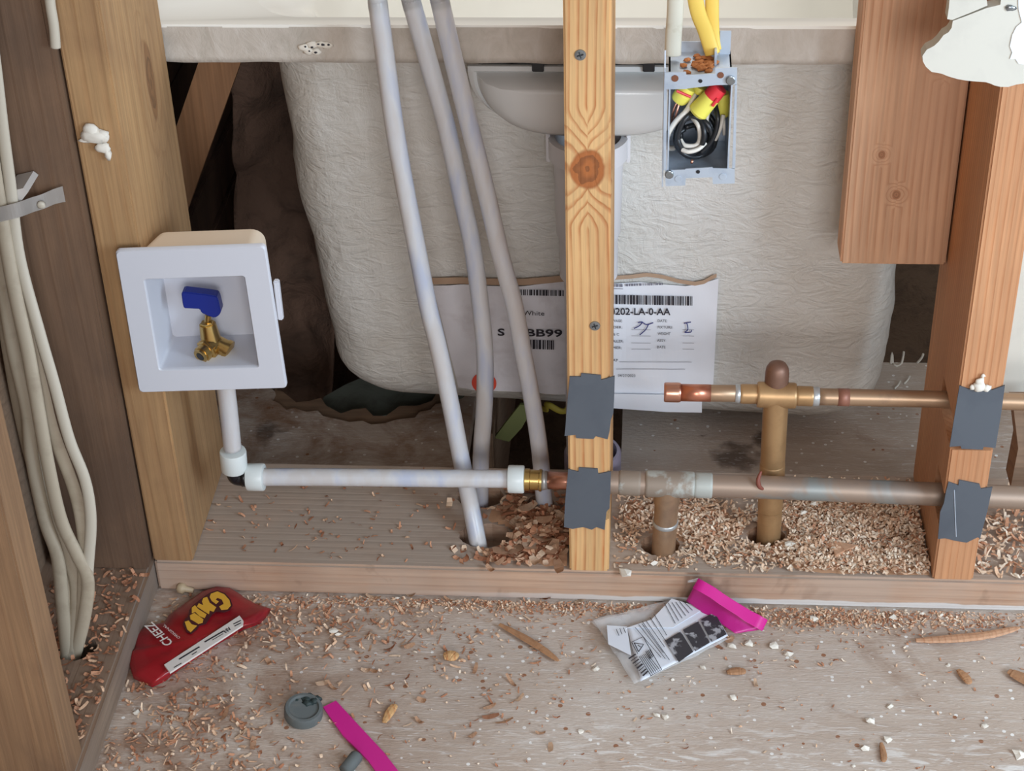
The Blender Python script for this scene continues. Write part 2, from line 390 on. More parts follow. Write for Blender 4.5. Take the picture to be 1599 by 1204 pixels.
# ---------------------------------------------------------------- structure
SD = .163      # depth of the studs
def member(name, x0, x1, y0, y1, z0, z1, mat, parent=None, bev=.0018):
    return obj(name, box(B(), x0, x1, y0, y1, z0, z1, bev), mat, parent)
def cyl(x, y, z0, z1, r, rx=None, seg=28):
    b = B(); n = seg
    pts = [Vector((x+math.cos(2*math.pi*k/n)*(rx or r)*(1+.05*math.sin(3*k)), y+math.sin(2*math.pi*k/n)*r*(1+.05*math.cos(2*k)), z0)) for k in range(n)]
    return prism(b, pts, (0, 0, z1-z0))
holes = [(-.086, .051, .0185, .026), (-.096, .113, .019, .024), (-.034, .104, .014, .014), (G(1031, 852, .038).x, G(1031, 852, .038).y+.001, .0165, .0190), (G(1196, 832, .038).x, .0605, .0150, .0190)]
def holecut(z0, z1): return [cyl(x, y, z0, z1, r, rx) for x, y, r, rx in holes]

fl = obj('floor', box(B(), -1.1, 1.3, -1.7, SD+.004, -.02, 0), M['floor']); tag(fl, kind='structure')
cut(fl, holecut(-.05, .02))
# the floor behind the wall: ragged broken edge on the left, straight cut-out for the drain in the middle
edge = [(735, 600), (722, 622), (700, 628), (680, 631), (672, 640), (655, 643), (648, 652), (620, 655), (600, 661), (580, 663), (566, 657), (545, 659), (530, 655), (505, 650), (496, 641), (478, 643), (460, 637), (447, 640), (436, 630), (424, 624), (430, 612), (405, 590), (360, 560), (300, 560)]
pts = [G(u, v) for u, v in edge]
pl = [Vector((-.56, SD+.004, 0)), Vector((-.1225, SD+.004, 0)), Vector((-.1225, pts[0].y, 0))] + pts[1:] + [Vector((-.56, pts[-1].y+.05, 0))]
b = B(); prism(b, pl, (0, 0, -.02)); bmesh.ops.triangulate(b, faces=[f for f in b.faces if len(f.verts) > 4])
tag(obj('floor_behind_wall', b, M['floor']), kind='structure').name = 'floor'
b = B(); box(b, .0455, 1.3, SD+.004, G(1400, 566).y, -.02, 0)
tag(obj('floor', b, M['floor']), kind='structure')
# layers of broken board that hang under the ragged edge
def ragged(name, off, z, th, mat):
    inner = [G(u, v, z) for u, v in edge[2:21]]
    b = B(); lo = []
    for i, q in enumerate(inner):
        w_ = off*(1+.35*math.sin(i*1.7)+.2*math.sin(i*3.1)); lo.append(q+Vector((0, w_, 0)))
    prism(b, inner+lo[::-1], (0, 0, -th)); bmesh.ops.triangulate(b, faces=[f for f in b.faces if len(f.verts) > 4])
    return b
rb = thing('broken_board', 'grey-green broken board showing under the ragged hole below the tub', 'board', G(580, 640, -.02))
gb = B(); prism(gb, [G(u, v, -.022) for u, v in ((500, 640), (560, 655), (640, 642), (700, 625), (760, 600), (700, 560), (600, 575), (540, 600), (505, 620))], (0, 0, -.012))
bmesh.ops.triangulate(gb, faces=[f for f in gb.faces if len(f.verts) > 4])
obj('board_face', gb, M['felt'], rb)
obj('torn_edge', ragged('x', .02, -.005, .017, None), M['oldwood'], rb, label='splintered brown edge')
# crawl space
def rough_plane(name, o, ux, uy, n1, n2, amp, mat, sc=6, kind='structure'):
    b = B(); g = []
    o, ux, uy = Vector(o), Vector(ux), Vector(uy); nn = ux.cross(uy).normalized()
    for i in range(n1+1):
        g.append([b.verts.new(o+ux*i/n1+uy*j/n2+nn*amp*noise.fractal((o+ux*i/n1+uy*j/n2)*sc, 1, 2, 4)) for j in range(n2+1)])
    for i in range(n1):
        for j in range(n2): b.faces.new((g[i][j], g[i+1][j], g[i+1][j+1], g[i][j+1]))
    return obj(name, b, mat, smooth=True)
tag(rough_plane('floor', (-1.1, -.1, -.42), (2.4, 0, 0), (0, 2.2, 0), 90, 80, .05, M['soil']), kind='structure')
tag(obj('added_wall_back', box(B(), -1.1, 1.3, 2.0, 2.05, -.5, .52), M['dark_wall']), kind='structure')  # unseen wall added behind the tub so ambient light stays out
# dark lath wall at the left behind the tub
b = B()
z = -.45; k = 0
while z < .50:
    h = .085+.012*math.sin(k*2.3); o_ = .004*math.sin(k*5.1)
    box(b, -.535+o_, -.515+o_, SD+.01, 2.0, z, min(z+h-.006, .505), .002); z += h; k += 1
box(b, -.56, -.53, SD+.01, 2.0, -.45, .505)
tag(obj('wall_left', b, M['dark_sheath']), kind='structure')
# unseen right-hand wall, added to keep ambient light out, and pale board
tag(obj('added_wall_right', box(B(), .86, .88, SD+.01, 2.0, -.45, .505), M['dark_wall']), kind='structure')

tag(obj('wall_left', box(B(), -.53, -.515, -2.6, SD+.009, -.02, 2.4), M['oldwood']), kind='structure')  # side wall panel added to hold ambient light off the left
# diagonal brace and loose tar paper in the dark bay
b = B(); p0 = Y(356, 60, .40); p1 = Y(236, 400, .40); d = (p1-p0).normalized(); s_ = Vector((-d.z, 0, d.x))*.0205
prism(b, [p0-s_, p0+s_, p1+s_, p1-s_], (0, .022, 0))
tag(obj('diagonal_brace', b, M['brace']), 'brown diagonal brace board in the dark bay left of the tub', 'board')
b = B(); g = []
for i in range(26):
    r_ = []
    for j in range(40):
        u = 372+i*6.0; v = 70+j*15; q = Y(u, v, .62)
        q.y += .05*noise.fractal(q*9, 1, 2, 4)+.02*math.sin(u*.03); r_.append(b.verts.new(q))
    g.append(r_)
for i in range(25):
    for j in range(39): b.faces.new((g[i][j], g[i+1][j], g[i+1][j+1], g[i][j+1]))
o = obj('tar_paper', b, M['dark_wall'], smooth=True); sm = o.modifiers.new('s', 'SOLIDIFY'); sm.thickness = .003
tag(o, 'wrinkled dark building paper hanging beside the left side of the tub', 'building paper')

# sole plates
sp = obj('sole_plate', box(B(), -.408, 1.2, 0, SD, 0.0005, .038, .0025), M['plate']); cut(sp, holecut(-.01, .05))
tag(sp, 'long horizontal tan sole plate under the three wall studs', 'lumber')
sp2 = obj('sole_plate', box(B(), -.56, -.409, -1.6, .03, 0.0005, .038, .003), M['plate2']); cut(sp2, [cyl(-.4525, -.125, -.01, .05, .017, .02)])
tag(sp2, 'dusty grey sole plate of the side wall running toward the viewer at left', 'lumber')

# studs
def stud(x0, x1, y0, y1, mat, label, cuts=(), z1=1.25):
    t_ = thing('wall_stud', label, 'stud', ((x0+x1)/2, (y0+y1)/2, .038))
    o = member('timber', x0, x1, y0, y1, .038, z1, mat, t_)
    if cuts: cut(o, cuts)
    return t_
def cbox(*a): return box(B(), *a)
ZL, ZU, YLn, YUp = .1225, .2085, .031, .057
s_left = stud(-.408, -.369, 0, SD, M['stud_left'], 'tan left stud standing behind the white water outlet box')
s_mid = stud(0, .038, 0, SD, M['stud_mid'], 'middle stud of pale pine with a big round knot and two screws', [cbox(-.01, .05, -.01, .05, ZL-.02, ZL+.02)])
s_right = stud(.345, .383, 0, SD, M['stud_right'], 'orange-brown right stud notched for both copper pipes', [cbox(.33, .40, -.01, .05, ZL-.021, ZL+.019), cbox(.33, .40, -.01, .075, ZU-.016, ZU+.014)])
s_corner = stud(-.502, -.41, -.0135, .0245, M['stud_corner'], 'broad brown corner stud behind the bundle of pale cables')
s_near = stud(-.502, -.411, -.2945, -.2535, M['stud_near'], 'nearest stud at the far left, bottom corner, brown and weathered')
# cripple board
o = obj('framing_board', box(B(), .2475, .3435, .124, SD-.001, .3115, 1.25, .002), M['cripple'])
tag(o, 'short flat framing board with knots hanging beside the right stud', 'lumber')
# chips on cripple's bottom edge are left out; ledger board behind
o = obj('white_board', box(B(), .397, .80, SD+.001, SD+.014, .12, 1.2, .001), M['drywall_paint'])
tag(o, 'pale wallboard strip at the right edge behind the right stud', 'wallboard')
b = B(); pxp(b, [(1583, 640), (1640, 640), (1640, 762), (1578, 762), (1590, 700)], .10, .03)
tag(obj('wood_offcut', b, M['oldwood']), 'rough brown wood offcut at the right edge above the pipe', 'wood offcut')

# nail plates
def nailplate(parent, px, label, y=-.0016, crease=None):
    b = B(); pxp(b, px, y, .0014)
    bmesh.ops.triangulate(b, faces=[f for f in b.faces if len(f.verts) > 4])
    o = obj('nail_plate', b, M['steel'], parent, label=label)
    if crease:
        c = B(); a_, b2 = crease; tube(c, [Y(*a_, y-.0002), Y(*b2, y-.0002)], .0005, 6)
        obj('crease', c, M['galv'], o)
    return o
c5 = lambda L: [(800+x/3.345, 560+y/3.345) for x, y in L]
nailplate(s_mid, c5([(300, 95), (358, 95), (360, 78), (462, 88), (464, 112), (535, 92), (532, 200), (528, 285), (515, 320), (508, 380), (498, 422), (436, 405), (424, 420), (334, 416), (330, 398), (273, 405), (282, 300), (290, 200)]), 'upper grey nail plate')
nailplate(s_mid, c5([(292, 580), (345, 592), (348, 570), (446, 577), (450, 603), (515, 590), (512, 700), (508, 782), (492, 800), (482, 895), (440, 880), (415, 894), (370, 880), (315, 890), (270, 880), (276, 740)]), 'lower grey nail plate')
c6 = lambda L: [(1400+x/2.3166, 400+y/2.3166) for x, y in L]
nailplate(s_right, c6([(228, 470), (262, 482), (300, 464), (345, 485), (392, 468), (380, 560), (358, 694), (315, 690), (312, 700), (235, 697), (232, 687), (192, 690), (213, 560)]), 'upper grey nail plate')
c7 = lambda L: [(1380+x/5.018, 720+y/5.018) for x, y in L]
nailplate(s_right, c7([(508, 165), (585, 192), (590, 150), (750, 182), (762, 218), (852, 205), (810, 400), (756, 606), (735, 598), (650, 640), (560, 625), (480, 605), (425, 612), (442, 400), (472, 330), (488, 240)]), 'lower creased nail plate', crease=((1490, 765), (1493, 838)))
# screws in the middle stud
def screw(parent, u, v, y=-.0004, r=.0048):
    q = Y(u, v, y); b = B(); lathe(b, q+Vector((0, .002, 0)), (0, -1, 0), [(0, r*.6), (.0015, r), (.0024, r*.95), (.0026, r*.6)], 20)
    for a in (0, math.pi/2):
        e = Vector((math.cos(a+.3), 0, math.sin(a+.3)))*r*.55
        tube(b, [q-e+Vector((0, -.0007, 0)), q+e+Vector((0, -.0007, 0))], r*.13, 6, mi=1)
    return obj('screw', b, None, parent, mats=[M['screw'], M['wire_black']])
screw(s_mid, 906, 86); screw(s_mid, 929, 509)
# solder-like crumb over upper right plate
def blob(bm, c, r, sq=(1, 1, 1), seed=0, mi=0, sub=2, amp=.5):
    rr = bmesh.ops.create_icosphere(bm, subdivisions=sub, radius=1)
    for v in rr['verts']:
        n_ = v.co.normalized(); k_ = 1+amp*noise.noise(n_*1.6+Vector((seed*3.1, seed, 0)))
        v.co = Vector(c)+Vector((n_.x*r*sq[0], n_.y*r*sq[1], n_.z*r*sq[2]))*k_
    for f in set(f for v in rr['verts'] for f in v.link_faces): f.material_index = mi
    return bm
b = B()
for i, (u, v, r) in enumerate(((1531, 596, .0042), (1529, 604, .0055), (1540, 606, .004), (1519, 605, .0028), (1535, 587, .002))): blob(b, Y(u, v, -.003), r, (1, .6, 1), i)
obj('plaster_crust', b, M['plaster'], s_right, smooth=True)
b = B()
for i, (u, v, r, sx, sz) in enumerate(((141, 203, .0065, 1.1, 1), (158, 213, .0065, 1.1, 1), (146, 212, .009, 1.3, .7), (160, 231, .006, 1.1, .8), (168, 240, .005, .6, 1.2), (133, 219, .004, 1.4, .5))): blob(b, Y(u, v, -.003), r, (sx, .5, sz), i+9)
obj('plaster_crust', b, M['plaster'], s_left, smooth=True, label='clump of white plaster stuck on the stud')

# torn drywall at the upper right
c8 = lambda L: [(1400+x/8.025, y/8.025) for x, y in L]
dw = thing('drywall_remnant', 'torn beige painted drywall remnant at the upper right corner', 'drywall', Y(1540, 134, -.007))
b = B(); pxp(b, c8([(705, 262), (860, 205), (1130, 100), (1300, 60), (1340, -200), (2400, -200), (2400, 1100), (1599, 1045), (1500, 1060), (1400, 1090), (1300, 1088), (1230, 1072), (1180, 1050), (1120, 1030), (1000, 1022), (870, 1010), (760, 990), (650, 958), (560, 922), (440, 902), (370, 840), (330, 770), (325, 700), (380, 622), (470, 576), (530, 520), (590, 440), (650, 405), (690, 350)]), -.0127, .0125)
bmesh.ops.triangulate(b, faces=[f for f in b.faces if len(f.verts) > 4]); obj('painted_face', b, M['drywall_paint'], dw)
b = B(); pxp(b, c8([(680, -200), (1100, -200), (1140, 70), (950, 150), (700, 250), (635, 240), (655, 100)]), -.0127, .0125)
bmesh.ops.triangulate(b, faces=[f for f in b.faces if len(f.verts) > 4]); obj('painted_flap', b, M['drywall_paint'], dw)
b = B(); pxp(b, c8([(1520, -200), (2380, -200), (2380, 900), (1599, 810), (1530, 800), (1490, 740), (1420, 740), (1450, 660), (1420, 580), (1450, 440), (1500, 340), (1570, 280), (1530, 120)]), -.0137, .0008)
bmesh.ops.triangulate(b, faces=[f for f in b.faces if len(f.verts) > 4]); obj('exposed_gypsum', b, M['gypsum'], dw, label='bright bare gypsum where the paper is torn off')
b = B(); blob(b, Y(1578, 13, -.014), .004, (1, .3, .6), 3); obj('nail_head', b, M['screw'], dw, smooth=True)

# ---------------------------------------------------------------- bathtub
tub = thing('bathtub', 'white fibreglass-backed bathtub seen from its drain end behind the studs', 'bathtub', (0.015, .9, .062))
YF0, YF1, ZT, ZB = .217, .250, .49, .046     # shell front plane: y at top and at bottom
def yf(z): return YF0+(YF1-YF0)*(ZT-z)/(ZT-ZB)
def on_shell(u, v, off=0):
    y = .23
    for _ in range(8): q = Y(u, v, y); y = yf(q.z)-off
    return Y(u, v, y)
def ring(xl, xr, y0, y1, z, rc, nseg=10):
    P = []
    for cx, cy, a0 in ((xr-rc, y0+rc, -90), (xr-rc, y1-rc, 0), (xl+rc, y1-rc, 90), (xl+rc, y0+rc, 180)):
        for k in range(nseg+1):
            a = math.radians(a0+90*k/nseg); P.append(Vector((cx+rc*math.cos(a), cy+rc*math.sin(a), z)))
    # subdivide the long sides
    out = []
    for i, q in enumerate(P):
        n2 = P[(i+1) % len(P)]; out.append(q)
        if (q-n2).length > .1:
            for k in range(1, 24): out.append(q.lerp(n2, k/24))
    return out
def loft(b, rings, close=True, mi=0):
    vs = [[b.verts.new(p) for p in r] for r in rings]
    for a, c in zip(vs, vs[1:]):
        n = len(a)
        for k in range(n): b.faces.new((a[k], a[(k+1) % n], c[(k+1) % n], c[k])).material_index = mi
    return vs
rings = []
NZ = 34
def xl_(z): return -.2925+(.49-z)*.060
def xr_(z): return .336-(.49-z)*.045
for i in range(NZ+1):
    z = .492-(.492-.105)*i/NZ
    rings.append(ring(xl_(z), xr_(z), yf(z), 1.68, z, .05))
for k in range(1, 9):
    a = math.pi/2*k/8; z = .105-.059*math.sin(a); ins = .059*(1-math.cos(a))
    rings.append(ring(xl_(z)+ins*1.1, xr_(z)-ins*1.1, yf(z)+ins*.9, 1.68-ins, z, .05))
b = B(); vs = loft(b, rings)
b.faces.new(vs[-1][::-1])
for v in b.verts:
    n_ = noise.fractal(v.co*14, 1, 2, 3)*.0028+noise.noise(v.co*4)*.004
    side = min(1, abs(v.co.x-.02)/.3)
    v.co.y += n_*.35; v.co.x += n_*1.6*side
    v.co.z -= max(0, min(1, (.49-v.co.z)/.4))*.026*(v.co.x+.25)/.55
shell = obj('outer_shell', b, M['shell'], tub, smooth=True)
# rim: front lip, deck and basin
XL, XR = -.50, .50; RY = .17; RZ = .5275
b = B()
op = [ring(XL, XR, RY, 1.80, .490, .004, 2), ring(XL, XR, RY, 1.80, .5262, .004, 2)]
# front face with a slightly wavy lower edge
n = 90; g = []
for i in range(n+1):
    x = XL+(XR-XL)*i/n; c_ = []
    for j in range(7):
        z = .4905+(.5255-.4905)*j/6
        if j == 0: z += .0015*noise.noise(Vector((x*30, 0, 0)))
        yy = RY+.0012*noise.noise(Vector((x*22, z*60, 4)))-(.0012 if j >= 5 else 0)
        c_.append(b.verts.new((x, yy, z)))
    c_.append(b.verts.new((x, RY+.046, .4905))); g.append(c_)
for i in range(n):
    for j in range(6): b.faces.new((g[i][j], g[i+1][j], g[i+1][j+1], g[i][j+1]))
    b.faces.new((g[i][7], g[i+1][7], g[i+1][0], g[i][0]))
obj('rim_edge', b, M['rim'], tub, smooth=True)
op_l, op_r, op_y0, op_y1 = G(388, 20, RZ).x+.001, .43, RY+.012, 1.70
b = B()
outer = ring(XL, XR, RY-.001, 1.80, RZ, .002, 10); inner = ring(op_l, op_r, op_y0+.004, op_y1, RZ, .05, 10)
rs_ = [ring(XL, XR, RY-.001, 1.80, RZ-.003, .002, 10), outer, inner]
for dz, ins in ((.002, .003), (.008, .012), (.02, .03), (.034, .042), (.1, .06), (.2, .085), (.3, .11), (.36, .14), (.385, .18)):
    rs_.append(ring(op_l+ins, op_r-ins, op_y0+.004+ins, op_y1-ins, RZ-dz, .05+ins*.3, 10))
vs = loft(b, rs_); b.faces.new(vs[-1])
bmesh.ops.recalc_face_normals(b, faces=b.faces)
autosmooth(obj('deck_and_basin', b, M['acrylic'], tub), 50)
# resin blotch
b = B()
for i, (u, v) in enumerate(((475, 74), (487, 70), (500, 69), (510, 71), (482, 80), (493, 81))): blob(b, Y(u, v, RY), .0042, (1.3, .35, .8), i)
obj('resin_blotch', b, M['plaster'], tub, smooth=True)
b = B()
for i, (u, v, r) in enumerate(((477, 73, .0011), (487, 74, .0014), (497, 69, .0012), (504, 70, .0016), (513, 70, .0013), (483, 80, .001), (493, 82, .0014))): blob(b, Y(u, v, RY-.0016), r, (1, .4, .7), i)
obj('pit', b, M['ink'], tub, smooth=True)

# overflow housing
ov = B(); oy = .196
cxw = (Y(925, 110, oy)).x; ztop = Y(880, 104, oy).z; hw = cxw-Y(731, 130, oy).x; hh = ztop-Y(900, 200, oy).z
def ovout(s, k):   # outline from top-left round the bottom to the top-right, scaled
    P = []
    N = 48
    for i in range(N+1):
        a = math.pi+math.pi*i/N
        c_, s2 = math.cos(a), math.sin(a)
        x = math.copysign(abs(c_)**.62, c_)*hw*s; z_ = -abs(s2)**.9*hh*s
        P.append((x, z_))
    return P
lv = [(1.0, .0, 0), (1.0, -.004, 0), (.955, -.0055, .0035), (.93, -.0035, .005), (.90, -.012, .006), (.84, -.021, .008), (.72, -.027, .010), (.5, -.0295, .012), (.2, -.030, .013)]
vr = []
for s, dy, dz in lv:
    vr.append([ov.verts.new((cxw+x, oy+.004+dy, ztop-dz*1.2+z_*(1 if s > .9 else 1))) for x, z_ in ovout(s, 0)])
for a_, c_ in zip(vr, vr[1:]):
    for k in range(len(a_)-1): ov.faces.new((a_[k], a_[k+1], c_[k+1], c_[k]))
    ov.faces.new((a_[-1], a_[0], c_[0], c_[-1]))
ov.faces.new(vr[-1])
bmesh.ops.recalc_face_normals(ov, faces=ov.faces)
oh = autosmooth(obj('overflow_housing', ov, M['abs_white'], tub, label='glossy white overflow housing'), 40)
for u in (840, 1013):
    q = Y(u, 106, oy-.003); b = B(); box(b, q.x-.0055, q.x+.0055, oy-.0035, oy+.004, q.z-.004, q.z+.006, .0006)
    obj('slot', b, M['black_plastic'], oh)
# black panel painted in for the shaded gap above the housing
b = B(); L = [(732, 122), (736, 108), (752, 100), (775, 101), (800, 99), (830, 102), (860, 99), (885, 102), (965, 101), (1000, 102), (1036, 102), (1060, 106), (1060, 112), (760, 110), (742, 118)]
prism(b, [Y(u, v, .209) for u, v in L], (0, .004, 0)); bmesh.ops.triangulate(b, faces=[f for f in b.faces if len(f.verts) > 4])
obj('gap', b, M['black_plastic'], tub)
# drain pipe behind the middle stud
px_, py_ = .0125, .1925
b = B(); zt = Y(923, 212, py_).z
lathe(b, (px_, py_, -.3), (0, 0, 1), [(0, .024), (.3+.255, .024), (.3+.257, .0285), (.3+.30, .0285), (.3+.305, .031), (zt+.3-.022, .033), (zt+.3-.02, .0375), (zt+.3, .0375), (zt+.3, .031), (zt+.3-.02, .029)], 36)
dp = autosmooth(obj('drain_pipe', b, M['pvc'], tub, label='white drain pipe behind the middle stud'))
for sgn in (-1, 1):
    b = B(); box(b, px_+sgn*.0375-.002, px_+sgn*.0375+.002, py_-.004, py_+.004, zt-.026, zt+.004, .0008)
    obj('coupling_lug', b, M['pvc'], dp)
b = B(); lathe(b, (px_+.0035, py_+.003, -.02), (0, 0, 1), [(0, .030), (.055, .030), (.058, .0285), (.058, .0255), (.0, .0255)], 32)
autosmooth(obj('floor_coupling', b, nmat('grey_violet_pvc', (150, 142, 160), .35), dp))

# labels on the shell (drawn on its flat front)
def shell_patch(px_top, px_bot, n, m_, off, amp=.0006, seed=0):
    b = B(); g = []
    for i in range(n+1):
        f = i/n
        def lerp(L):
            t_ = f*(len(L)-1); k = min(int(t_), len(L)-2); h = t_-k
            return (L[k][0]*(1-h)+L[k+1][0]*h, L[k][1]*(1-h)+L[k+1][1]*h)
        a_, c_ = lerp(px_top), lerp(px_bot); col_ = []
        for j in range(m_+1):
            h = j/m_; u = a_[0]*(1-h)+c_[0]*h; v = a_[1]*(1-h)+c_[1]*h
            q = on_shell(u, v, off); q.y -= amp*(1+noise.noise(Vector((u*.03, v*.03, seed)))*1.6); col_.append(b.verts.new(q))
        g.append(col_)
    for i in range(n):
        for j in range(m_): b.faces.new((g[i][j], g[i][j+1], g[i+1][j+1], g[i+1][j]))
    b.normal_update()
    if b.faces[:][0].normal.y > 0: bmesh.ops.reverse_faces(b, faces=b.faces[:])
    return b
OFF = .0045
lab = obj('shipping_label', shell_patch([(676, 446), (720, 443), (800, 447), (850, 442), (888, 438)], [(716, 604), (745, 608), (800, 610), (850, 613), (890, 615)], 30, 24, OFF, .0012, 3), M['paper2'], tub, False, label='crumpled white label left of the middle stud')
lab2 = obj('shipping_label', shell_patch([(956, 442), (1000, 440), (1030, 443), (1070, 446), (1095, 443), (1122, 434)], [(956, 616), (1000, 617), (1040, 618), (1075, 618), (1100, 618), (1113, 618)], 30, 24, OFF, .0007, 5), M['paper'], tub, False, label='white shipping label right of the middle stud')
# brown adhesive edge
def strip(px, wpx, off, mat, name, parent):
    a_ = [(u, v-wpx/2) for u, v in px]; c_ = [(u, v+wpx/2) for u, v in px]
    return obj(name, shell_patch(a_, c_, 40, 2, off, .0002), mat, parent, True)
strip([(672, 439), (720, 438), (770, 440), (820, 440), (860, 437), (885, 434)], 10, OFF+.001, M['kraft'], 'adhesive_edge', lab)
strip([(958, 434), (985, 432), (1010, 429), (1035, 432), (1060, 439), (1085, 443), (1100, 440), (1110, 434), (1119, 430)], 6, OFF+.001, M['kraft'], 'adhesive_edge', lab2)
# loose lower paper tongue
b = B(); pl = [on_shell(u, v, .006) for u, v in ((955, 612), (1000, 613), (1060, 614), (1096, 616), (1096, 641), (1040, 640), (955, 634))]
prism(b, [Vector((q.x, q.y-.004, q.z)) for q in pl], (0, .001, 0)); bmesh.ops.triangulate(b, faces=[f for f in b.faces if len(f.verts) > 4])
obj('paper_tongue', b, M['paper'], lab2)
def text_bm(s, size, bold=0):
    cu = bpy.data.curves.new('t', 'FONT'); cu.body = s; cu.size = size; cu.offset = bold; cu.resolution_u = 3; cu.align_x = 'LEFT'
    o = bpy.data.objects.new('t', cu); COL.objects.link(o); bpy.context.view_layer.update()
    me = bpy.data.meshes.new_from_object(o.evaluated_get(bpy.context.evaluated_depsgraph_get()))
    b = B(); b.from_mesh(me); bpy.data.objects.remove(o); bpy.data.curves.remove(cu); bpy.data.meshes.remove(me)
    return b
def text_map(s, O, U, V, hgt, bold=0, wid=None, nrm=None):
    """text with baseline origin O, unit directions U (reading) and V (up), cap height hgt"""
    b = text_bm(s, 1, bold/hgt*.7 if hgt else 0); 
    if not b.verts: return b
    x0 = min(v.co.x for v in b.verts); x1 = max(v.co.x for v in b.verts); k = hgt/.70
    kx = (wid/(x1-x0)) if wid else k
    for v in b.verts: v.co = Vector(O)+Vector(U)*(v.co.x-x0)*kx+Vector(V)*v.co.y*k
    return b
def shell_text(parent, s, u0, v0, u1, v1, hpx, mat, bold=0, name='print'):
    a_ = on_shell(u0, v0, OFF+.0028); c_ = on_shell(u1, v1, OFF+.0028); U = (c_-a_); wid = U.length; U.normalize()
    V = (on_shell(u0, v0-20, OFF+.0028)-a_).normalized()
    h = (on_shell(u0, v0-hpx, OFF+.0028)-a_).length
    return obj(name, text_map(s, a_, U, V, h, bold, wid), mat, parent)
def shell_rects(parent, rects, mat, name):
    b = B()
    for r in rects: b.faces.new([b.verts.new(on_shell(u, v, OFF+.0028)) for u, v in r])
    return obj(name, b, mat, parent)
def barcode(u0, v0, u1, v1, n, seed, slope=0, fill=.55):
    rnd = random.Random(seed); R_ = []; x = u0; tot = u1-u0
    while x < u1:
        w_ = rnd.choice((1, 1, 2, 3))*tot/n/1.8
        R_.append([(x, v0+slope*(x-u0)), (min(x+w_, u1), v0+slope*(x-u0)), (min(x+w_, u1), v1+slope*(x-u0)), (x, v1+slope*(x-u0))]); x += w_+rnd.choice((1, 1, 2))*tot/n/1.8*(1-fill)*1.7
    return R_
shell_rects(lab, barcode(810, 452, 880, 461, 34, 2, .02), M['ink'], 'barcode')
shell_rects(lab, barcode(826, 530.5, 866, 545, 17, 4, .03), M['ink'], 'barcode')
shell_text(lab, 'White', 817, 492, 850, 493, 7, M['ink'])
shell_text(lab, 'S', 777, 524, 788, 524, 10.5, M['ink'], .0003)
shell_text(lab, 'BB99', 822, 525, 878, 526, 11, M['ink'], .0003)
b = B(); q = on_shell(756, 598, OFF+.003); lathe(b, q, (0, -1, 0), [(0, .0132), (.0006, .0132)], 28)
obj('red_dot', b, M['red_dot'], lab, label='round red sticker')
shell_rects(lab2, barcode(961, 460.5, 1082, 475, 58, 9, .02), M['ink'], 'barcode')
shell_rects(lab2, barcode(956, 443.5, 974, 448, 8, 11, .02)+barcode(977, 443.5, 1036, 447, 26, 12, -.035), M['ink_grey'], 'barcode')
shell_text(lab2, '0202-LA-0-AA', 953, 491.5, 1047, 492, 10.5, M['ink'], .0002)
for s_t, u, v, wd in (('WAGE:', 956, 503, 16), ('DER:', 958, 513, 14), ('& C', 957, 524, 10), ('AILER:', 957, 535, 17), ('MER:', 957, 545, 14), ('DATE:', 1027, 503, 15), ('FIXTURE:', 1027, 513, 24), ('WEIGHT', 1027, 523, 20), ('ASSY:', 1026, 533.5, 14), ('DATE:', 1026, 544, 14), ('AP', 957, 564.5, 8), ('04/27/2023', 965, 588.5, 27)):
    shell_text(lab2, s_t, u, v, u+wd, v+.3, 4.0, M['ink'])
def hl(u0, u1, v, th=.5): return [(u0, v), (u1, v+.3), (u1, v+th+.3), (u0, v+th)]
for r_ in [hl(u0, u1, v) for v in (514.5, 524.5, 535.5, 545) for u0, u1 in ((986, 1016), (1066, 1084))]+[hl(967, 1080, 565, .6), hl(962, 1070, 576, .6), hl(956, 973, 450.5, .8)]:
    shell_rects(lab2, [r_], M['ink_grey'], 'rule_line')
b = B()
def pen(pts): tube(b, smooth_path([on_shell(u, v, OFF+.003) for u, v in pts], 16), .0005, 6)
pen([(996, 504), (1003, 503), (998, 509), (990, 513)]); pen([(1003, 503), (1010, 507), (1020, 504)]); pen([(1013, 506), (1008, 515), (999, 523)])
obj('handwriting', b, M['pen'], lab2, label='blue handwritten initials'); b = B()
pen([(1068, 505), (1079, 503)]); pen([(1071, 504.5), (1073, 506), (1074, 515), (1069, 519), (1078, 519), (1080, 516)])
obj('handwriting', b, M['pen'], lab2, label='blue handwritten mark')

# ---------------------------------------------------------------- PEX hoses
H1 = [(583, -60), (589.4, 0), (602.7, 100), (616, 199), (633.4, 299), (653, 399), (668, 476), (683.6, 540), (703, 629), (718, 706), (733, 780), (744, 836)]
H2 = [(626, -60), (641.7, 0), (670, 100), (697.3, 199), (719, 299), (737, 382), (750, 476), (757, 553), (756.5, 629), (751.4, 706), (750, 775)]
H3 = [(672, -60), (686.5, 0), (709.8, 100), (734, 199), (759, 299), (782, 399), (803, 476), (817.3, 553), (831.6, 629), (843, 706), (850, 786)]
for L, yb, yt, rad, lb in ((H1, .0475, .125, .0086, 'leftmost of the three tall translucent water tubes, its foot nearest the viewer'), (H2, .112, .142, .0085, 'middle of the three tall translucent water tubes, bluish along its length'), (H3, .099, .136, .0085, 'rightmost of the three tall translucent water tubes, next to the middle stud')):
    P = []
    zb = None
    for u, v in L:
        f = min(1, max(0, (L[-1][1]-v)/L[-1][1])); P.append(Y(u, v, yb+(yt-yb)*f**.6))
    d = (P[0]-P[1]).normalized(); P = [P[0]+d*.45]+P
    e = (P[-1]-P[-2]).normalized(); P.append(P[-1]+e*.03); P.append(P[-1]+e*.15)
    b = B(); tube(b, smooth_path(P, 90), rad, 20)
    tag(obj('water_tube', b, M['pex'], smooth=True), lb, 'tube', 'tall translucent tubes through the sole plate')

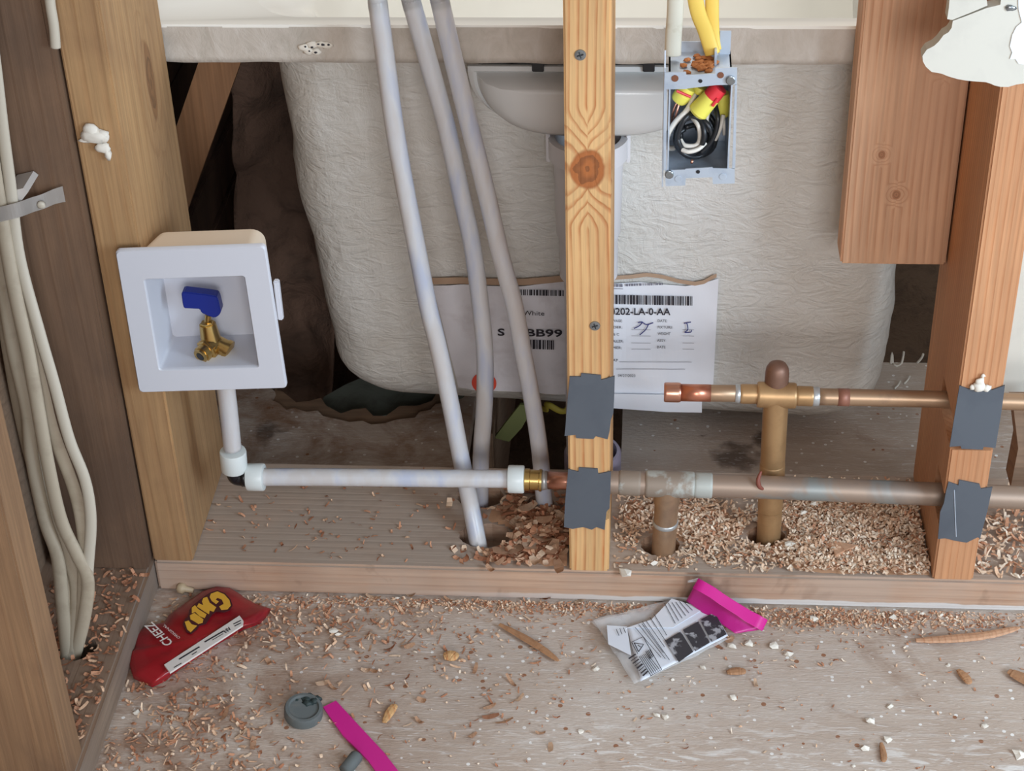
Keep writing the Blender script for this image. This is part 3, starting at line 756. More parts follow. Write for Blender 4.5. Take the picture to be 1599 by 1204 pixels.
# ---------------------------------------------------------------- white water outlet box
FY = -.017
BLc, BRc, TRc, TLc = [Y(u, v, FY) for u, v in ((217, 614), (448, 607), (413.5, 384), (179, 392))]
def bx(s, t_, y=0): 
    q = BLc*(1-s)*(1-t_)+BRc*s*(1-t_)+TRc*s*t_+TLc*(1-s)*t_
    return Vector((q.x, FY+y, q.z))
def rrect(s0, s1, t0, t1, r, y, n=6, asp=.86):
    P = []
    for cs, ct, a0 in ((s1-r, t0+r*asp, -90), (s1-r, t1-r*asp, 0), (s0+r, t1-r*asp, 90), (s0+r, t0+r*asp, 180)):
        for k in range(n+1):
            a = math.radians(a0+90*k/n); P.append(bx(cs+r*math.cos(a), ct+r*asp*math.sin(a), y))
    return P
ob = thing('water_outlet_box', 'square white plastic water outlet box with a brass valve on the left stud', 'outlet box', bx(.5, 0))
i0, i1, j0, j1 = .165, .832, .165, .80
b = B()
vs = loft(b, [rrect(.0, 1, 0, 1, .03, .005), rrect(.0, 1, 0, 1, .03, .0015), rrect(.008, .992, .008, .992, .03, 0), rrect(i0-.006, i1+.006, j0-.006, j1+.006, .02, 0), rrect(i0, i1, j0, j1, .02, .0012), rrect(i0, i1, j0, j1, .02, .008)])
bmesh.ops.recalc_face_normals(b, faces=b.faces)
autosmooth(obj('faceplate', b, M['box_white'], ob), 40)
b = B(); DB = .052
vs = loft(b, [rrect(i0, i1, j0, j1, .02, .004), rrect(i0+.005, i1-.02, j0+.01, j1-.01, .03, DB)]); b.faces.new(vs[-1])
bmesh.ops.recalc_face_normals(b, faces=b.faces)
for f in b.faces: f.normal_flip()
autosmooth(obj('inner_recess', b, M['box_white'], ob), 40)
b = B()
vs = loft(b, [rrect(.10, .90, .08, .925, .05, .005), rrect(.12, .90, .08, .92, .07, .030), rrect(.145, .90, .10, .90, .09, DB+.004)]); b.faces.new(vs[-1])
bmesh.ops.recalc_face_normals(b, faces=b.faces); autosmooth(obj('rear_housing', b, M['box_cream'], ob, label='cream rear housing showing above the faceplate'), 40)
b = B(); q = bx(.985, .6); box(b, q.x+.002, q.x+.007, FY+.006, FY+.012, q.z-.02, q.z+.02, .001); obj('side_tab', b, M['box_white'], ob)
# valve
vv = B(); q0 = Y(336, 556, .012); X0, Y0, Z0 = q0.x, .012, q0.z
def nut(bm, a, d, r, h, n=6, mi=0, bev=.9): lathe(bm, a, d, [(0, r*bev), (h*.15, r), (h*.85, r), (h, r*bev)], n, mi=mi)
nut(vv, (X0, Y0, Z0-.002), (0, 0, 1), .0115, .006, 8)
tube(vv, [(X0, Y0, Z0+.003), (X0-.002, Y0, Z0+.022), (X0-.003, Y0+.001, Z0+.034)], [.0095, .009, .0075], 20)
out = Vector((-.45, -.85, -.18)).normalized()
lathe(vv, Vector((X0, Y0, Z0+.014))+out*(-.004), out, [(0, .009), (.008, .009), (.0082, .0098), (.013, .0098), (.0132, .0082), (.021, .0082), (.0212, .007), (.0235, .007), (.0235, .0042), (.015, .0042)], 24)
nut(vv, Vector((X0, Y0, Z0+.014))+out*.0055, out, .0105, .006)
lathe(vv, (X0+.003, Y0+.001, Z0+.012), (.75, -.2, -.3), [(0, .0085), (.009, .0085), (.0092, .0095), (.013, .0095), (.014, .006)], 20)
nut(vv, (X0-.003, Y0+.001, Z0+.031), (-.1, 0, 1), .0065, .005)
va = autosmooth(obj('valve_body', vv, M['brass'], ob, label='polished brass valve'), 30)
b = B(); nut(b, Vector((X0, Y0, Z0+.014))+out*.0196, out, .0040, .0002, 20)
obj('outlet_hole', b, M['black_plastic'], va)
b = B(); tube(b, [(X0-.003, Y0+.001, Z0+.034), (X0-.001, Y0+.001, Z0+.044)], .003, 12); obj('valve_stem', b, M['brass'], va)
b = B(); pxp(b, [(283, 458), (286, 456), (320, 460), (338, 463), (341, 470), (345, 487), (342, 493), (335, 497), (328, 495), (314, 489), (312, 483), (287, 482), (285, 475)], Y0-.006, .011)
bmesh.ops.bevel(b, geom=[e for e in b.edges], offset=.0008, segments=2, affect='EDGES')
obj('valve_handle', b, M['blue_plastic'], va, label='blue lever handle')

# ---------------------------------------------------------------- PEX water line
pr0 = Y(367, 745, YLn)
wl = thing('pex_water_line', 'short translucent water line running from the outlet box to the brass fitting', 'pipe', pr0)
r_p = .0086
top = Y(352, 600, .027); el = Vector((pr0.x+.003, YLn, pr0.z))
zc = ZL
hor0 = Y(386, 745, YLn); hor1 = Y(822, 748, YLn)
P = [Vector((top.x, .024, top.z+.03)), top, Y(358, 650, .03), Y(363, 700, YLn)]
b = B(); tube(b, smooth_path(P, 24), r_p, 20); obj('riser_tube', b, M['pex'], wl, True)
P = [hor0, Y(500, 745, YLn), Y(640, 746.5, YLn), Y(740, 747.5, YLn), hor1]
b = B(); tube(b, smooth_path(P, 40), r_p, 20); obj('run_tube', b, M['pex'], wl, True)
def pring(a, c, parent, r=.0135):
    b = B(); d = Vector(c)-Vector(a); L = d.length; lathe(b, a, d, [(0, r*.78), (.0004, r*.96), (.0015, r), (L-.0015, r), (L-.0004, r*.96), (L, r*.78)], 28)
    return autosmooth(obj('expansion_ring', b, M['pexring'], parent))
a_ = Y(363.5, 704, YLn); c_ = Y(366, 733, YLn); pring(a_, c_, wl, .0128)
pring(Y(386, 745, YLn), Y(413, 745, YLn), wl)
pring(Y(793, 748, YLn), Y(819, 748.5, YLn), wl)
b = B(); e0 = Y(366, 731, YLn); e1 = Y(368, 743, YLn); e2 = Y(388, 745, YLn)
tube(b, smooth_path([e0, e0.lerp(e1, .5), Vector((e1.x+.001, e1.y, e1.z)), e1.lerp(e2, .4)+Vector((0, 0, -.0006)), e2], 16), .0088, 20); lathe(b, e2-Vector((.006, 0, 0)), (1, 0, 0), [(0, .0095), (.005, .0095)], 20)
obj('elbow_fitting', b, M['black_plastic'], wl, True, label='black plastic elbow')

# ---------------------------------------------------------------- copper runs
lo = thing('copper_water_pipe', 'thick weathered copper pipe crossing low behind both nail plates, with a tee and short drop', 'pipe', Y(1045, 760, YLn))
def zrun(u, v, y): return Y(u, v, y)
A0 = Y(818, 748.8, YLn); A1 = Y(846, 750, YLn)
b = B(); d = A1-A0; lathe(b, A0, d, [(0, .0098), (.001, .0108), (.0055, .0108), (.006, .0098), (d.length-.003, .0098), (d.length-.002, .0108), (d.length, .0108)], 28); autosmooth(obj('brass_adapter', b, M['brass'], lo, label='bright brass adapter'))
A2 = Y(855, 750, YLn); A3 = Y(884, 751, YLn)
b = B(); tube(b, [A1, A2], [.0098, .0088], 24); obj('solder_joint', b, M['solder'], lo, True)
b = B(); tube(b, [A2, A3, Y(925, 752, YLn)], .0085, 24); obj('small_pipe', b, M['copper_new'], lo, True, label='short bright copper piece')
C0 = Y(915, 751.5, YLn); C1 = Y(1000, 755, YLn); C2 = Y(1200, 761, YLn); C3 = Y(1470, 772, YLn); C4 = Y(1700, 781, YLn)
b = B(); tube(b, smooth_path([C0, C1, C2, C3, C4], 30), .0111, 28); obj('long_pipe', b, M['copper_old'], lo, True)
def collar(a, c, r, mat, name, parent, label=None):
    b = B(); a = Vector(a); c = Vector(c); L = (c-a).length
    lathe(b, a, c-a, [(0, r*.93), (.001, r*.985), (.0025, r), (L-.0025, r), (L-.001, r*.985), (L, r*.93)], 28)
    return autosmooth(obj(name, b, mat, parent, label=label))
collar(Y(1008, 755, YLn), Y(1084, 757.5, YLn), .0128, M['verdigris'], 'tee_fitting', lo, 'tee crusted with pale solder')
collar(Y(1084, 757.5, YLn), Y(1112, 758.5, YLn), .0122, M['verdigris'], 'coupling', lo)
collar(Y(966, 753.5, YLn), Y(1000, 755, YLn), .0120, M['verdigris'], 'coupling', lo)
tx = Y(1043, 757, YLn)
b = B(); bt = Vector((tx.x-.0025, YLn+.0045, .038))
lathe(b, tx, bt-tx, [(0, .0125), (.022, .0125), (.0225, .0115), (.14, .0115)], 28); autosmooth(obj('drop_pipe', b, M['copper_mid'], lo))
dd = (bt-tx).normalized(); b = B(); s0 = tx+dd*.045; lathe(b, s0, dd, [(0, .0118), (.001, .0124), (.004, .0124), (.005, .0118)], 28); obj('solder_ring', b, M['solder'], lo, True)
# red writing mark
b = B(); rp = [Y(u, v, YLn-.0108) for u, v in ((1189, 742), (1184, 751), (1186, 760), (1192, 766))]
for i, q in enumerate(rp): q.y += (.006, .0015, .0, .002)[i]
tube(b, smooth_path(rp, 14), [.0012+.0010*math.sin(math.pi*k/14) for k in range(15)], 8); obj('flux_mark', b, nmat('red_brown_stain', (128, 70, 56), .6), lo, True)

up = thing('copper_water_pipe', 'upper copper pipe with capped left end and tall tan leg through the sole plate', 'pipe', Y(1205, 840, .06))
ru = .0080
def U(u, v, y=YUp): return Y(u, v, y)
b = B(); tube(b, [U(1045, 613), U(1190, 615)], ru, 24); obj('stub_pipe', b, M['copper_mid'], up, True)
collar(U(1037, 612.5), U(1063, 613), .0094, M['copper_new'], 'end_cap', up, 'pinkish bright copper cap')
b = B(); tube(b, [U(1063, 613), U(1110, 614)], ru+.0002, 24); obj('scorched_band', b, nmat('pink_copper', (206, 136, 110), .32, .85), up, True)
collar(U(1148, 614.8), U(1156, 615), .0090, M['solder'], 'solder_ring', up)
collar(U(1156, 615), U(1190, 615.5), .0093, M['copper_tan'], 'coupling', up)
tc = U(1212, 618, .057)
collar(U(1182, 616), U(1243, 618), .0122, M['copper_tan'], 'tee_fitting', up)
collar(U(1243, 618), U(1270, 619), .0094, M['copper_tan'], 'coupling', up)
collar(U(1268, 619), U(1279, 619.3), .0093, M['solder'], 'solder_ring', up)
b = B(); tube(b, smooth_path([U(1275, 619.4), U(1480, 624), U(1700, 631)], 16), ru, 24); obj('long_pipe', b, M['copper_mid'], up, True)
b = B(); tube(b, [U(1308, 620.2), U(1326, 620.6)], ru+.0003, 24); obj('red_print_band', b, nmat('faded_red_band', (150, 102, 84), .5, .3), up, True)
lb = G(1200, 832, .038); lb = Vector((lb.x, .060, .038))
dv = lb-tc
b = B(); lathe(b, tc, dv, [(.0, .0118), (dv.length+.1, .0118)], 28); autosmooth(obj('leg_pipe', b, M['copper_tan'], up))
collar(tc+dv*.46, tc+dv*.80, .0122, M['copper_tan'], 'sleeve', up)
b = B(); lathe(b, tc+Vector((0, .005, .004)), Vector((0, .05, 1)), [(0, .0112), (.017, .0112), (.023, .0103), (.027, .008), (.029, .004), (.0295, .0005)], 28); autosmooth(obj('top_cap', b, speck('brown_oxidised_copper', (128, 96, 80), (104, 78, 66), .5, 30, .1, metal=.5), up, label='dark domed cap'), 60)

# ---------------------------------------------------------------- electrical box
EY = -.020
eb = thing('electrical_box', 'open galvanised electrical box full of wires beside the middle stud', 'electrical box', Y(1093, 290, EY))
EL, ER, ET, EB_ = Y(1043, 200, EY).x, Y(1141, 200, EY).x, Y(1090, 128, EY).z, Y(1090, 272, EY).z
ED = .058; th = .0013
b = B()
box(b, EL, EL+th, EY, EY+ED, EB_, ET); box(b, ER-th, ER, EY, EY+ED, EB_, ET)
box(b, EL, ER, EY, EY+ED, EB_, EB_+th); box(b, EL, ER, EY, EY+ED, ET-th, ET); box(b, EL, ER, EY+ED-th, EY+ED, EB_, ET)
obj('box_shell', b, M['galv'], eb)
c9 = lambda L: [(1000+x/4.633, 50+y/4.631) for x, y in L]
earT = c9([(175, 292), (330, 290), (332, 312), (540, 300), (542, 262), (700, 258), (698, 380), (545, 384), (345, 408), (330, 412), (172, 415)])
earB = c9([(180, 1000), (325, 995), (325, 990), (520, 978), (525, 985), (682, 990), (682, 1095), (525, 1100), (520, 1050), (328, 1058), (325, 1110), (182, 1115)])
b = B(); pxp(b, earT, EY-.0012, .0012); bmesh.ops.triangulate(b, faces=[f for f in b.faces if len(f.verts) > 4]); e1_ = obj('mounting_ear', b, M['galv'], eb)
b = B(); pxp(b, earB, EY-.0012, .0012); bmesh.ops.triangulate(b, faces=[f for f in b.faces if len(f.verts) > 4]); e2_ = obj('mounting_ear', b, M['galv'], eb)
b = B(); pxp(b, c9([(170, 415), (190, 415), (188, 1000), (166, 1000)]), EY-.0008, .002); obj('front_edge', b, M['galv'], eb)
b = B(); pxp(b, c9([(684, 385), (700, 380), (686, 985), (664, 985)]), EY-.0008, .002); obj('front_edge', b, M['galv'], eb)
def c9p(x, y): return (1000+x/4.633, 50+y/4.631)
def dot(parent, x, y, r, mat, name, th=.0004):
    q = Y(*c9p(x, y), EY-.0013); b = B(); lathe(b, q, (0, -1, 0), [(0, r), (th, r), (th*1.2, r*.8)], 20); return obj(name, b, mat, parent)
for x, y, r in ((250, 335, .0028), (580, 312, .0026), (434, 354, .0016)): dot(e1_, x, y, r, nmat('rusty_hole', (120, 74, 52), .8) if r > .002 else M['black_plastic'], 'hole')
dot(e1_, 652, 345, .0038, M['screw'], 'screw', .0018)
for x, y, r in ((417, 1010, .0016), (275, 1062, .003), (597, 1046, .003)): dot(e2_, x, y, r, M['black_plastic'] if r < .002 else M['galv'], 'hole')
dot(e2_, 209, 1026, .0036, M['screw'], 'screw', .0018)
# side bracket and back strap
b = B(); q1 = Y(*c9p(140, 230), EY); 
prism(b, [(EL-.004, EY, EB_-.012), (EL-.004, EY, ET+.012), (EL-.004, EY+.006, ET+.024), (EL-.004, EY+.016, ET+.004), (EL-.004, EY+.034, ET+.002), (EL-.004, EY+.034, ET-.055), (EL-.004, EY+.012, ET-.06), (EL-.004, EY+.006, EB_-.012)], (.0012, 0, 0))
bmesh.ops.triangulate(b, faces=[f for f in b.faces if len(f.verts) > 4])
obj('side_bracket', b, M['galv'], eb)
b = B(); box(b, ER-.0095, ER-.0005, EY+.052, EY+.0535, ET-.002, ET+.02, .0003); box(b, ER-.014, ER-.012, EY+.03, EY+.05, ET, ET+.012, .0003)
box(b, EL+.004, ER-.016, EY+.056, EY+.0575, ET-.002, ET+.009, .0003); obj('rear_strap', b, M['galv'], eb)
b = B()
for i in range(26): blob(b, (EL+.022+random.gauss(0, .008)+.006, EY+.03+random.gauss(0, .009), ET+.0015), .003, (1.2, 1, .6), i, sub=1)
obj('sawdust_heap', b, speck('rust_coloured_dust', (188, 120, 70), (150, 86, 48), .9, 140, .3), eb); eb.children[-1]['kind'] = 'stuff'
# wires inside
def wire(px, mat, r=.0014, name='wire', y0=.012, n=30):
    b = B(); pts = [Y(*c9p(x, y), EY+yy) for x, y, yy in px]; tube(b, smooth_path(pts, n), r, 10); return obj(name, b, mat, eb, True)
def loop(cx, cy, rx, ry, yy, a0, a1, n=14): return [(cx+rx*math.cos(math.radians(a0+(a1-a0)*k/n)), cy+ry*math.sin(math.radians(a0+(a1-a0)*k/n)), yy+.004*math.sin(k)) for k in range(n+1)]
for i, (cx_, cy_, rx, ry, yy) in enumerate(((385, 760, 130, 145, .016), (400, 785, 140, 112, .022), (365, 740, 98, 135, .012), (420, 735, 130, 160, .028), (375, 790, 118, 100, .018))):
    wire(loop(cx_, cy_, rx, ry, yy, -140+i*17, 200+i*11), M['wire_black'], .0022, 'black_wire')
wire([(395, 450, .02), (340, 560, .012), (255, 650, .01), (200, 740, .012), (195, 830, .02), (240, 840, .03)], M['wire_white'], .0022, 'white_wire')
wire([(370, 610, .02), (420, 680, .012), (430, 770, .014), (400, 820, .012), (320, 820, .012), (290, 780, .016)], M['wire_white'], .0020, 'white_wire')
wire([(395, 560, .016), (330, 620, .008), (285, 700, .007), (270, 790, .009), (300, 860, .012)], M['wire_black'], .0020, 'black_wire')
wire([(540, 520, .02), (560, 620, .012), (545, 720, .011), (500, 810, .012), (440, 870, .012)], M['wire_black'], .0020, 'black_wire')
wire([(300, 850, .008), (350, 865, .006), (420, 845, .008), (470, 800, .012)], M['wire_white'], .0019, 'white_wire')
wire([(600, 600, .02), (575, 700, .015), (540, 780, .018)], M['wire_white'], .0018, 'white_wire')
wire([(600, 600, .022), (605, 680, .018), (605, 740, .022)], M['wire_white'], .0013, 'white_wire')
wire([(500, 560, .02), (480, 640, .016), (500, 720, .02)], M['wire_white'], .0016, 'white_wire')
wire([(285, 500, .016), (260, 590, .013), (235, 660, .02)], M['copper_new'], .0010, 'copper_wire')
wire([(270, 500, .018), (235, 580, .017), (225, 680, .024)], M['copper_new'], .0010, 'copper_wire')
wire([(365, 935, .004), (380, 938, .004)], M['copper_new'], .0018, 'copper_wire', n=4)
def nutc(x0, y0, x1, y1, r0, r1, yy, mats, split):
    a_ = Y(*c9p(x0, y0), EY+yy); c_ = Y(*c9p(x1, y1), EY+yy); d = c_-a_; L = d.length; b = B()
    s = split*L
    lathe(b, a_, d, [(0, r0*.9), (s, r0)], 12, mi=0); lathe(b, a_+d.normalized()*s, d, [(0, r0), (L-s-.002, r1), (L-s, r1*.8)], 12, mi=1)
    o = obj('wire_connector', b, None, eb, mats=mats); return autosmooth(o)
nutc(575, 400, 405, 590, .0075, .0085, .010, [M['nut_red'], M['nut_yellow']], .35)
nutc(350, 395, 270, 500, .0075, .007, .018, [M['nut_yellow'], M['nut_yellow']], .5)
nutc(440, 395, 420, 440, .006, .006, .022, [M['nut_yellow'], M['nut_yellow']], .5)
nutc(590, 440, 590, 605, .0065, .0065, .028, [M['nut_yellow'], M['nut_yellow']], .4)
b = B(); tube(b, [Y(*c9p(262, 425), EY+.011), Y(*c9p(365, 470), EY+.010)], .0012, 8); tube(b, [Y(*c9p(520, 535), EY+.002), Y(*c9p(560, 480), EY+.003)], .0014, 8); obj('red_stripe', b, M['nut_red'], eb)
# cables into the box
def cable(name, pts, mat, r, label, cat='cable', flat=.5, group=None, n=50, updir=None):
    b = B(); tube(b, smooth_path(pts, n), r, 16, flat=flat, updir=updir); return tag(obj(name, b, mat, smooth=True), label, cat, group)
yc = EY+.040
q = Y(1052, 78, yc); q.z = ET+.001
cable('electrical_cable', [Y(1062, -420, yc-.01), Y(1057, -150, yc-.01), Y(1055, 0, yc-.005), Y(1051.5, 60, yc), Y(1051, 86, yc)], M['nm_dirty'], .0066, 'dirty white cable entering the top left of the electrical box', flat=.55)
cable('electrical_cable', [Y(1030, -420, yc-.01), Y(1068, -150, yc-.008), Y(1086, 0, yc-.006), Y(1102, 50, yc), Y(1113, 84, yc)], M['nm_yellow'], .0062, 'flat yellow cable slanting down into the electrical box, in front', flat=.4)
cable('electrical_cable', [Y(1120, -420, yc+.012), Y(1114, -150, yc+.012), Y(1112, 0, yc+.012), Y(1113, 50, yc+.013), Y(1116, 78, yc+.012)], M['nm_yellow'], .0055, 'straighter yellow cable partly behind the slanting yellow one', flat=.4)

# ---------------------------------------------------------------- pale cable bundle at left
def cy(v): return -.040-.086*min(1, max(0, (v-330)/680))
def bund(px, mat, r, label, dy=0, flat=.62):
    pts = [Y(u, v, cy(v)+dy*(1-min(1, max(0, (v-700)/320)))) for u, v in px]
    d = (pts[-1]-pts[-2]).normalized(); pts.append(pts[-1]+d*.02); pts.append(pts[-1]+Vector((.0, .0, -.08)))
    return cable('pale_cable', pts, mat, r, label, group='pale cables stapled to the corner stud', flat=flat, n=90)
bund([(-30, -60), (-8, 100), (4, 200), (16, 290), (30, 400), (62, 520), (85, 600), (108, 685), (133, 750), (142, 811), (138, 881), (134, 940), (119, 1016)], M['nm_bright'], .0052, 'whitest cable along the right side of the pale bundle', -.008)
bund([(-45, -60), (-24, 100), (-8, 200), (4, 290), (18, 400), (42, 520), (64, 600), (83, 675), (116, 765), (129, 826), (131, 871), (128, 950), (117, 1016)], M['nm_cable'], .0058, 'pale cable just inside the whitest one in the bundle', 0)
bund([(-50, 40), (-20, 200), (-4, 300), (20, 440), (42, 540), (53, 600), (75, 725), (95, 811), (120, 866), (137, 905), (132, 961), (118, 1018)], M['nm_cable'], .0062, 'pale cable that swings out to the right above the hole', -.012)
bund([(-60, 40), (-30, 200), (-12, 300), (2, 420), (20, 540), (43, 640), (50, 715), (70, 811), (90, 871), (98, 951), (104, 1012)], M['nm_cable'], .0064, 'leftmost pale cable of the bundle, against the nearest stud', -.006)
bund([(-55, 100), (-20, 300), (8, 420), (34, 560), (48, 650), (66, 745), (90, 830), (116, 900), (119, 951), (113, 1012)], M['nm_cable'], .0060, 'pale cable in the middle of the bundle, lowest part showing', .006)
bund([(-60, 100), (-30, 300), (-6, 430), (12, 540), (26, 620), (44, 700), (72, 800), (100, 880), (108, 950), (108, 1012)], M['nm_cable'], .0058, 'pale cable hidden at the back of the bundle', .012)
# strap
st = thing('cable_strap', 'white plastic cable strap nailed to the corner stud', 'cable strap', Y(60, 320, -.02))
b = B(); L = [(-40, 345, -.058), (0, 335, -.060), (28, 328, -.056), (50, 320, -.036), (66, 315, -.026), (85, 307, -.023), (100, 303, -.0215)]
cs = smooth_path([Y(u, v, y_) for u, v, y_ in L], 30); g = []
for i, q in enumerate(cs):
    h = .0068*(1 if i < 24 else 1+.1*(i-24)/6)
    g.append([b.verts.new(q+Vector((0, 0, h))), b.verts.new(q-Vector((0, 0, h)))])
for a_, c_ in zip(g, g[1:]): b.faces.new((a_[0], a_[1], c_[1], c_[0]))
solidf(b, .003)
obj('strap_band', b, M['white_plastic'], st)
b = B(); q = Y(65, 319, -.029); lathe(b, q, (0, -1, 0), [(0, .0035), (.002, .0035), (.003, .002)], 16); obj('nail', b, M['nm_bright'], st, True)
b = B(); prism(b, [Y(u, v, -.046) for u, v in ((10, 300), (36, 294), (44, 300), (30, 318), (12, 324))], (0, .03, 0)); obj('strap_hook', b, M['white_plastic'], st)
cable('pale_cable', [Y(62, -300, -.018), Y(74, -60, -.018), Y(78, 0, -.018), Y(84, 40, -.018), Y(87, 74, -.018)], M['nm_bright'], .0042, 'short white cable end hanging over the seam at the upper left', flat=.8)

# ---------------------------------------------------------------- litter on the floor
def sheet(px, z, nu, nv, mat, name, parent, amp=.002, seed=1, th=.0003, zf=None):
    """px: four corners in order; a crumpled sheet lying at height z"""
    zz = z if isinstance(z, (list, tuple)) else [z]*4
    c = [G(u, v, z_) for (u, v), z_ in zip(px, zz)]; b = B(); g = []
    for i in range(nu+1):
        r_ = []
        for j in range(nv+1):
            s, t_ = i/nu, j/nv
            q = c[0]*(1-s)*(1-t_)+c[1]*s*(1-t_)+c[2]*s*t_+c[3]*(1-s)*t_
            q = q.copy(); q.z += amp*noise.fractal(Vector((q.x*28, q.y*28, seed)), 1, 2, 3)+(zf(s, t_) if zf else 0)
            r_.append(b.verts.new(q))
        g.append(r_)
    for i in range(nu):
        for j in range(nv): b.faces.new((g[i][j], g[i+1][j], g[i+1][j+1], g[i][j+1]))
    bmesh.ops.recalc_face_normals(b, faces=b.faces)
    if b.faces[:][0].normal.z < 0:
        for f in b.faces: f.normal_flip()
    if th: solidf(b, th)
    return obj(name, b, mat, parent, True)
def gtext(parent, s, u0, v0, u1, v1, hdir, h, z, mat, bold=0, name='print'):
    """text on a horizontal surface: baseline from pixel 0 to pixel 1, hdir = +1/-1 side for the letter tops"""
    a_ = G(u0, v0, z); c_ = G(u1, v1, z); U_ = c_-a_; wd = U_.length; U_.normalize(); V_ = Vector((0, 0, 1)).cross(U_)*hdir
    b = text_map(s, a_, U_, V_, h, bold, wd); o = obj(name, b, mat, parent); return o
# red snack wrapper
wr = thing('snack_wrapper', 'crumpled red snack wrapper with yellow letters in the left corner', 'wrapper', G(305, 990, 0))
c10 = lambda x, y: (180+x/5.017, 860+y/5.017)
outl = [c10(*q) for q in ((90, 800), (140, 770), (135, 650), (260, 590), (380, 560), (420, 500), (560, 400), (680, 320), (800, 275), (900, 290), (960, 330), (1030, 375), (1080, 405), (1215, 455), (1180, 510), (1130, 560), (1000, 605), (800, 720), (600, 850), (440, 960), (400, 1000), (290, 1055), (230, 1030), (140, 985), (110, 900))]
cc = c10(640, 680); b = B(); lev = []
for k, (s, z) in enumerate(((1.0, .0035), (.985, .0075), (.90, .012), (.72, .015), (.5, .0165), (.25, .0172), (.05, .0175))):
    r_ = []
    for i, (u, v) in enumerate(outl):
        uu, vv_ = cc[0]+(u-cc[0])*s, cc[1]+(v-cc[1])*s
        q = G(uu, vv_, z); q.z += (.0025*noise.noise(Vector((uu*.045, vv_*.045, 2))) if 0 < k else 0)
        r_.append(q)
    # refine outline
    rr = []
    for i in range(len(r_)):
        a_, c_ = r_[i], r_[(i+1) % len(r_)]
        for h in range(3): 
            q = a_.lerp(c_, h/3); q.z += .0012*noise.noise(Vector((q.x*70, q.y*70, 1+k*.1))); rr.append(q)
    lev.append(rr)
vs = loft(b, [[Vector((q.x, q.y, .001)) for q in lev[0]]]+lev); b.faces.new(vs[-1])
bmesh.ops.recalc_face_normals(b, faces=b.faces)
obj('foil_pouch', b, M['red_foil'], wr, True)
ZW = .0195
gtext(wr, 'CHEEZ', *c10(455, 720), *c10(285, 555), 1, .0085, ZW, M['white_print'], .0002)
# flavour line
gtext(wr, 'ORIGINAL', *c10(512, 680), *c10(385, 575), 1, .0028, ZW, M['white_print'])
b = B(); L = [c10(*q) for q in ((385, 905), (975, 520), (1005, 560), (1000, 595), (430, 965))]
prism(b, [G(u, v, .0165) for u, v in L], (0, 0, .002)); o = obj('white_strip', b, M['white_print'], wr)
b = B()
for (a_, c_, w_) in (((500, 850), (660, 752), 7), ((700, 715), (850, 628), 7), ((760, 700), (845, 650), 3), ((925, 575), (985, 545), 5), ((935, 590), (985, 565), 5), ((460, 915), (520, 880), 4), ((600, 815), (640, 790), 4)):
    p0 = G(*c10(*a_), .0188); p1 = G(*c10(*c_), .0188); d = (p1-p0).normalized().cross(Vector((0, 0, 1)))*w_/5.017/1650
    b.faces.new([b.verts.new(q) for q in (p0-d, p1-d, p1+d, p0+d)])
obj('small_print', b, M['ink'], o)
gtext(o, 'NV', *c10(868, 645), *c10(915, 612), 1, .0045, .0189, M['ink'], .0002)
# yellow logo letters with dark outline
b = B()
def gpoly(b, L, z, mi=0, th=.0006): prism(b, [G(*c10(x, y), z) for x, y in L], (0, 0, th), mi)
logo_out = [(745, 330), (800, 312), (860, 335), (905, 385), (920, 430), (895, 470), (850, 485), (790, 480), (760, 500), (730, 545), (710, 575), (660, 590), (640, 620), (595, 655), (560, 640), (530, 580), (545, 540), (570, 520), (580, 470), (610, 430), (660, 390), (700, 360)]
gpoly(b, logo_out, .0183); bmesh.ops.triangulate(b, faces=[f for f in b.faces if len(f.verts) > 4]); lg = obj('logo_outline', b, nmat('dark_maroon_print', (70, 26, 34), .4), wr)
b = B()
for L in ([(750, 340), (800, 322), (855, 345), (895, 390), (905, 430), (880, 460), (830, 465), (815, 440), (850, 420), (835, 385), (800, 370), (785, 385), (810, 400), (790, 420), (755, 395), (740, 365)],
          [(690, 375), (720, 365), (740, 410), (790, 445), (770, 480), (740, 470), (735, 500), (700, 480), (640, 440), (655, 415), (690, 430), (680, 400)],
          [(600, 450), (625, 430), (650, 460), (715, 500), (700, 530), (660, 515), (640, 495), (625, 480), (600, 490)],
          [(585, 510), (620, 490), (690, 540), (685, 565), (650, 575), (610, 550), (590, 540)],
          [(545, 560), (575, 550), (600, 580), (640, 590), (590, 640), (565, 620)]):
    gpoly(b, L, .0187)
bmesh.ops.triangulate(b, faces=[f for f in b.faces if len(f.verts) > 4]); obj('logo_letters', b, M['yellow_print'], wr)

# clear bag with instruction sheet and magenta flap
pk = thing('plastic_bag', 'clear plastic bag holding a printed instruction sheet and a magenta flap', 'packaging', G(1050, 1000, 0))
c11 = lambda x, y: (880+x/4.4417, 880+y/4.4417)
def zlean(s, t_): return 0
sheet([c11(205, 390), c11(490, 840), c11(1140, 530), c11(760, 240)], .006, 24, 20, M['film'], 'clear_film', pk, .0035, 1)
sheet([c11(190, 395), c11(350, 560), c11(720, 430), c11(620, 320)], .004, 12, 12, M['film'], 'clear_flap', pk, .002, 4)
ins = sheet([c11(440, 440), c11(535, 815), c11(1140, 500), c11(1020, 290)], .010, 16, 20, M['insert'], 'instruction_sheet', pk, .0006, 2)
b = B()
def gp(b, L, z, mi=0): b.faces.new([b.verts.new(G(*c11(x, y), z)) for x, y in L]).material_index = mi
for L, z in (([(440, 440), (300, 430), (310, 560), (470, 640)], .0100), ([(430, 450), (610, 390), (750, 245), (930, 300), (1000, 300), (760, 445)], .0106)):
    prism(b, [G(*c11(x, y), z) for x, y in L], (0, 0, .0004))
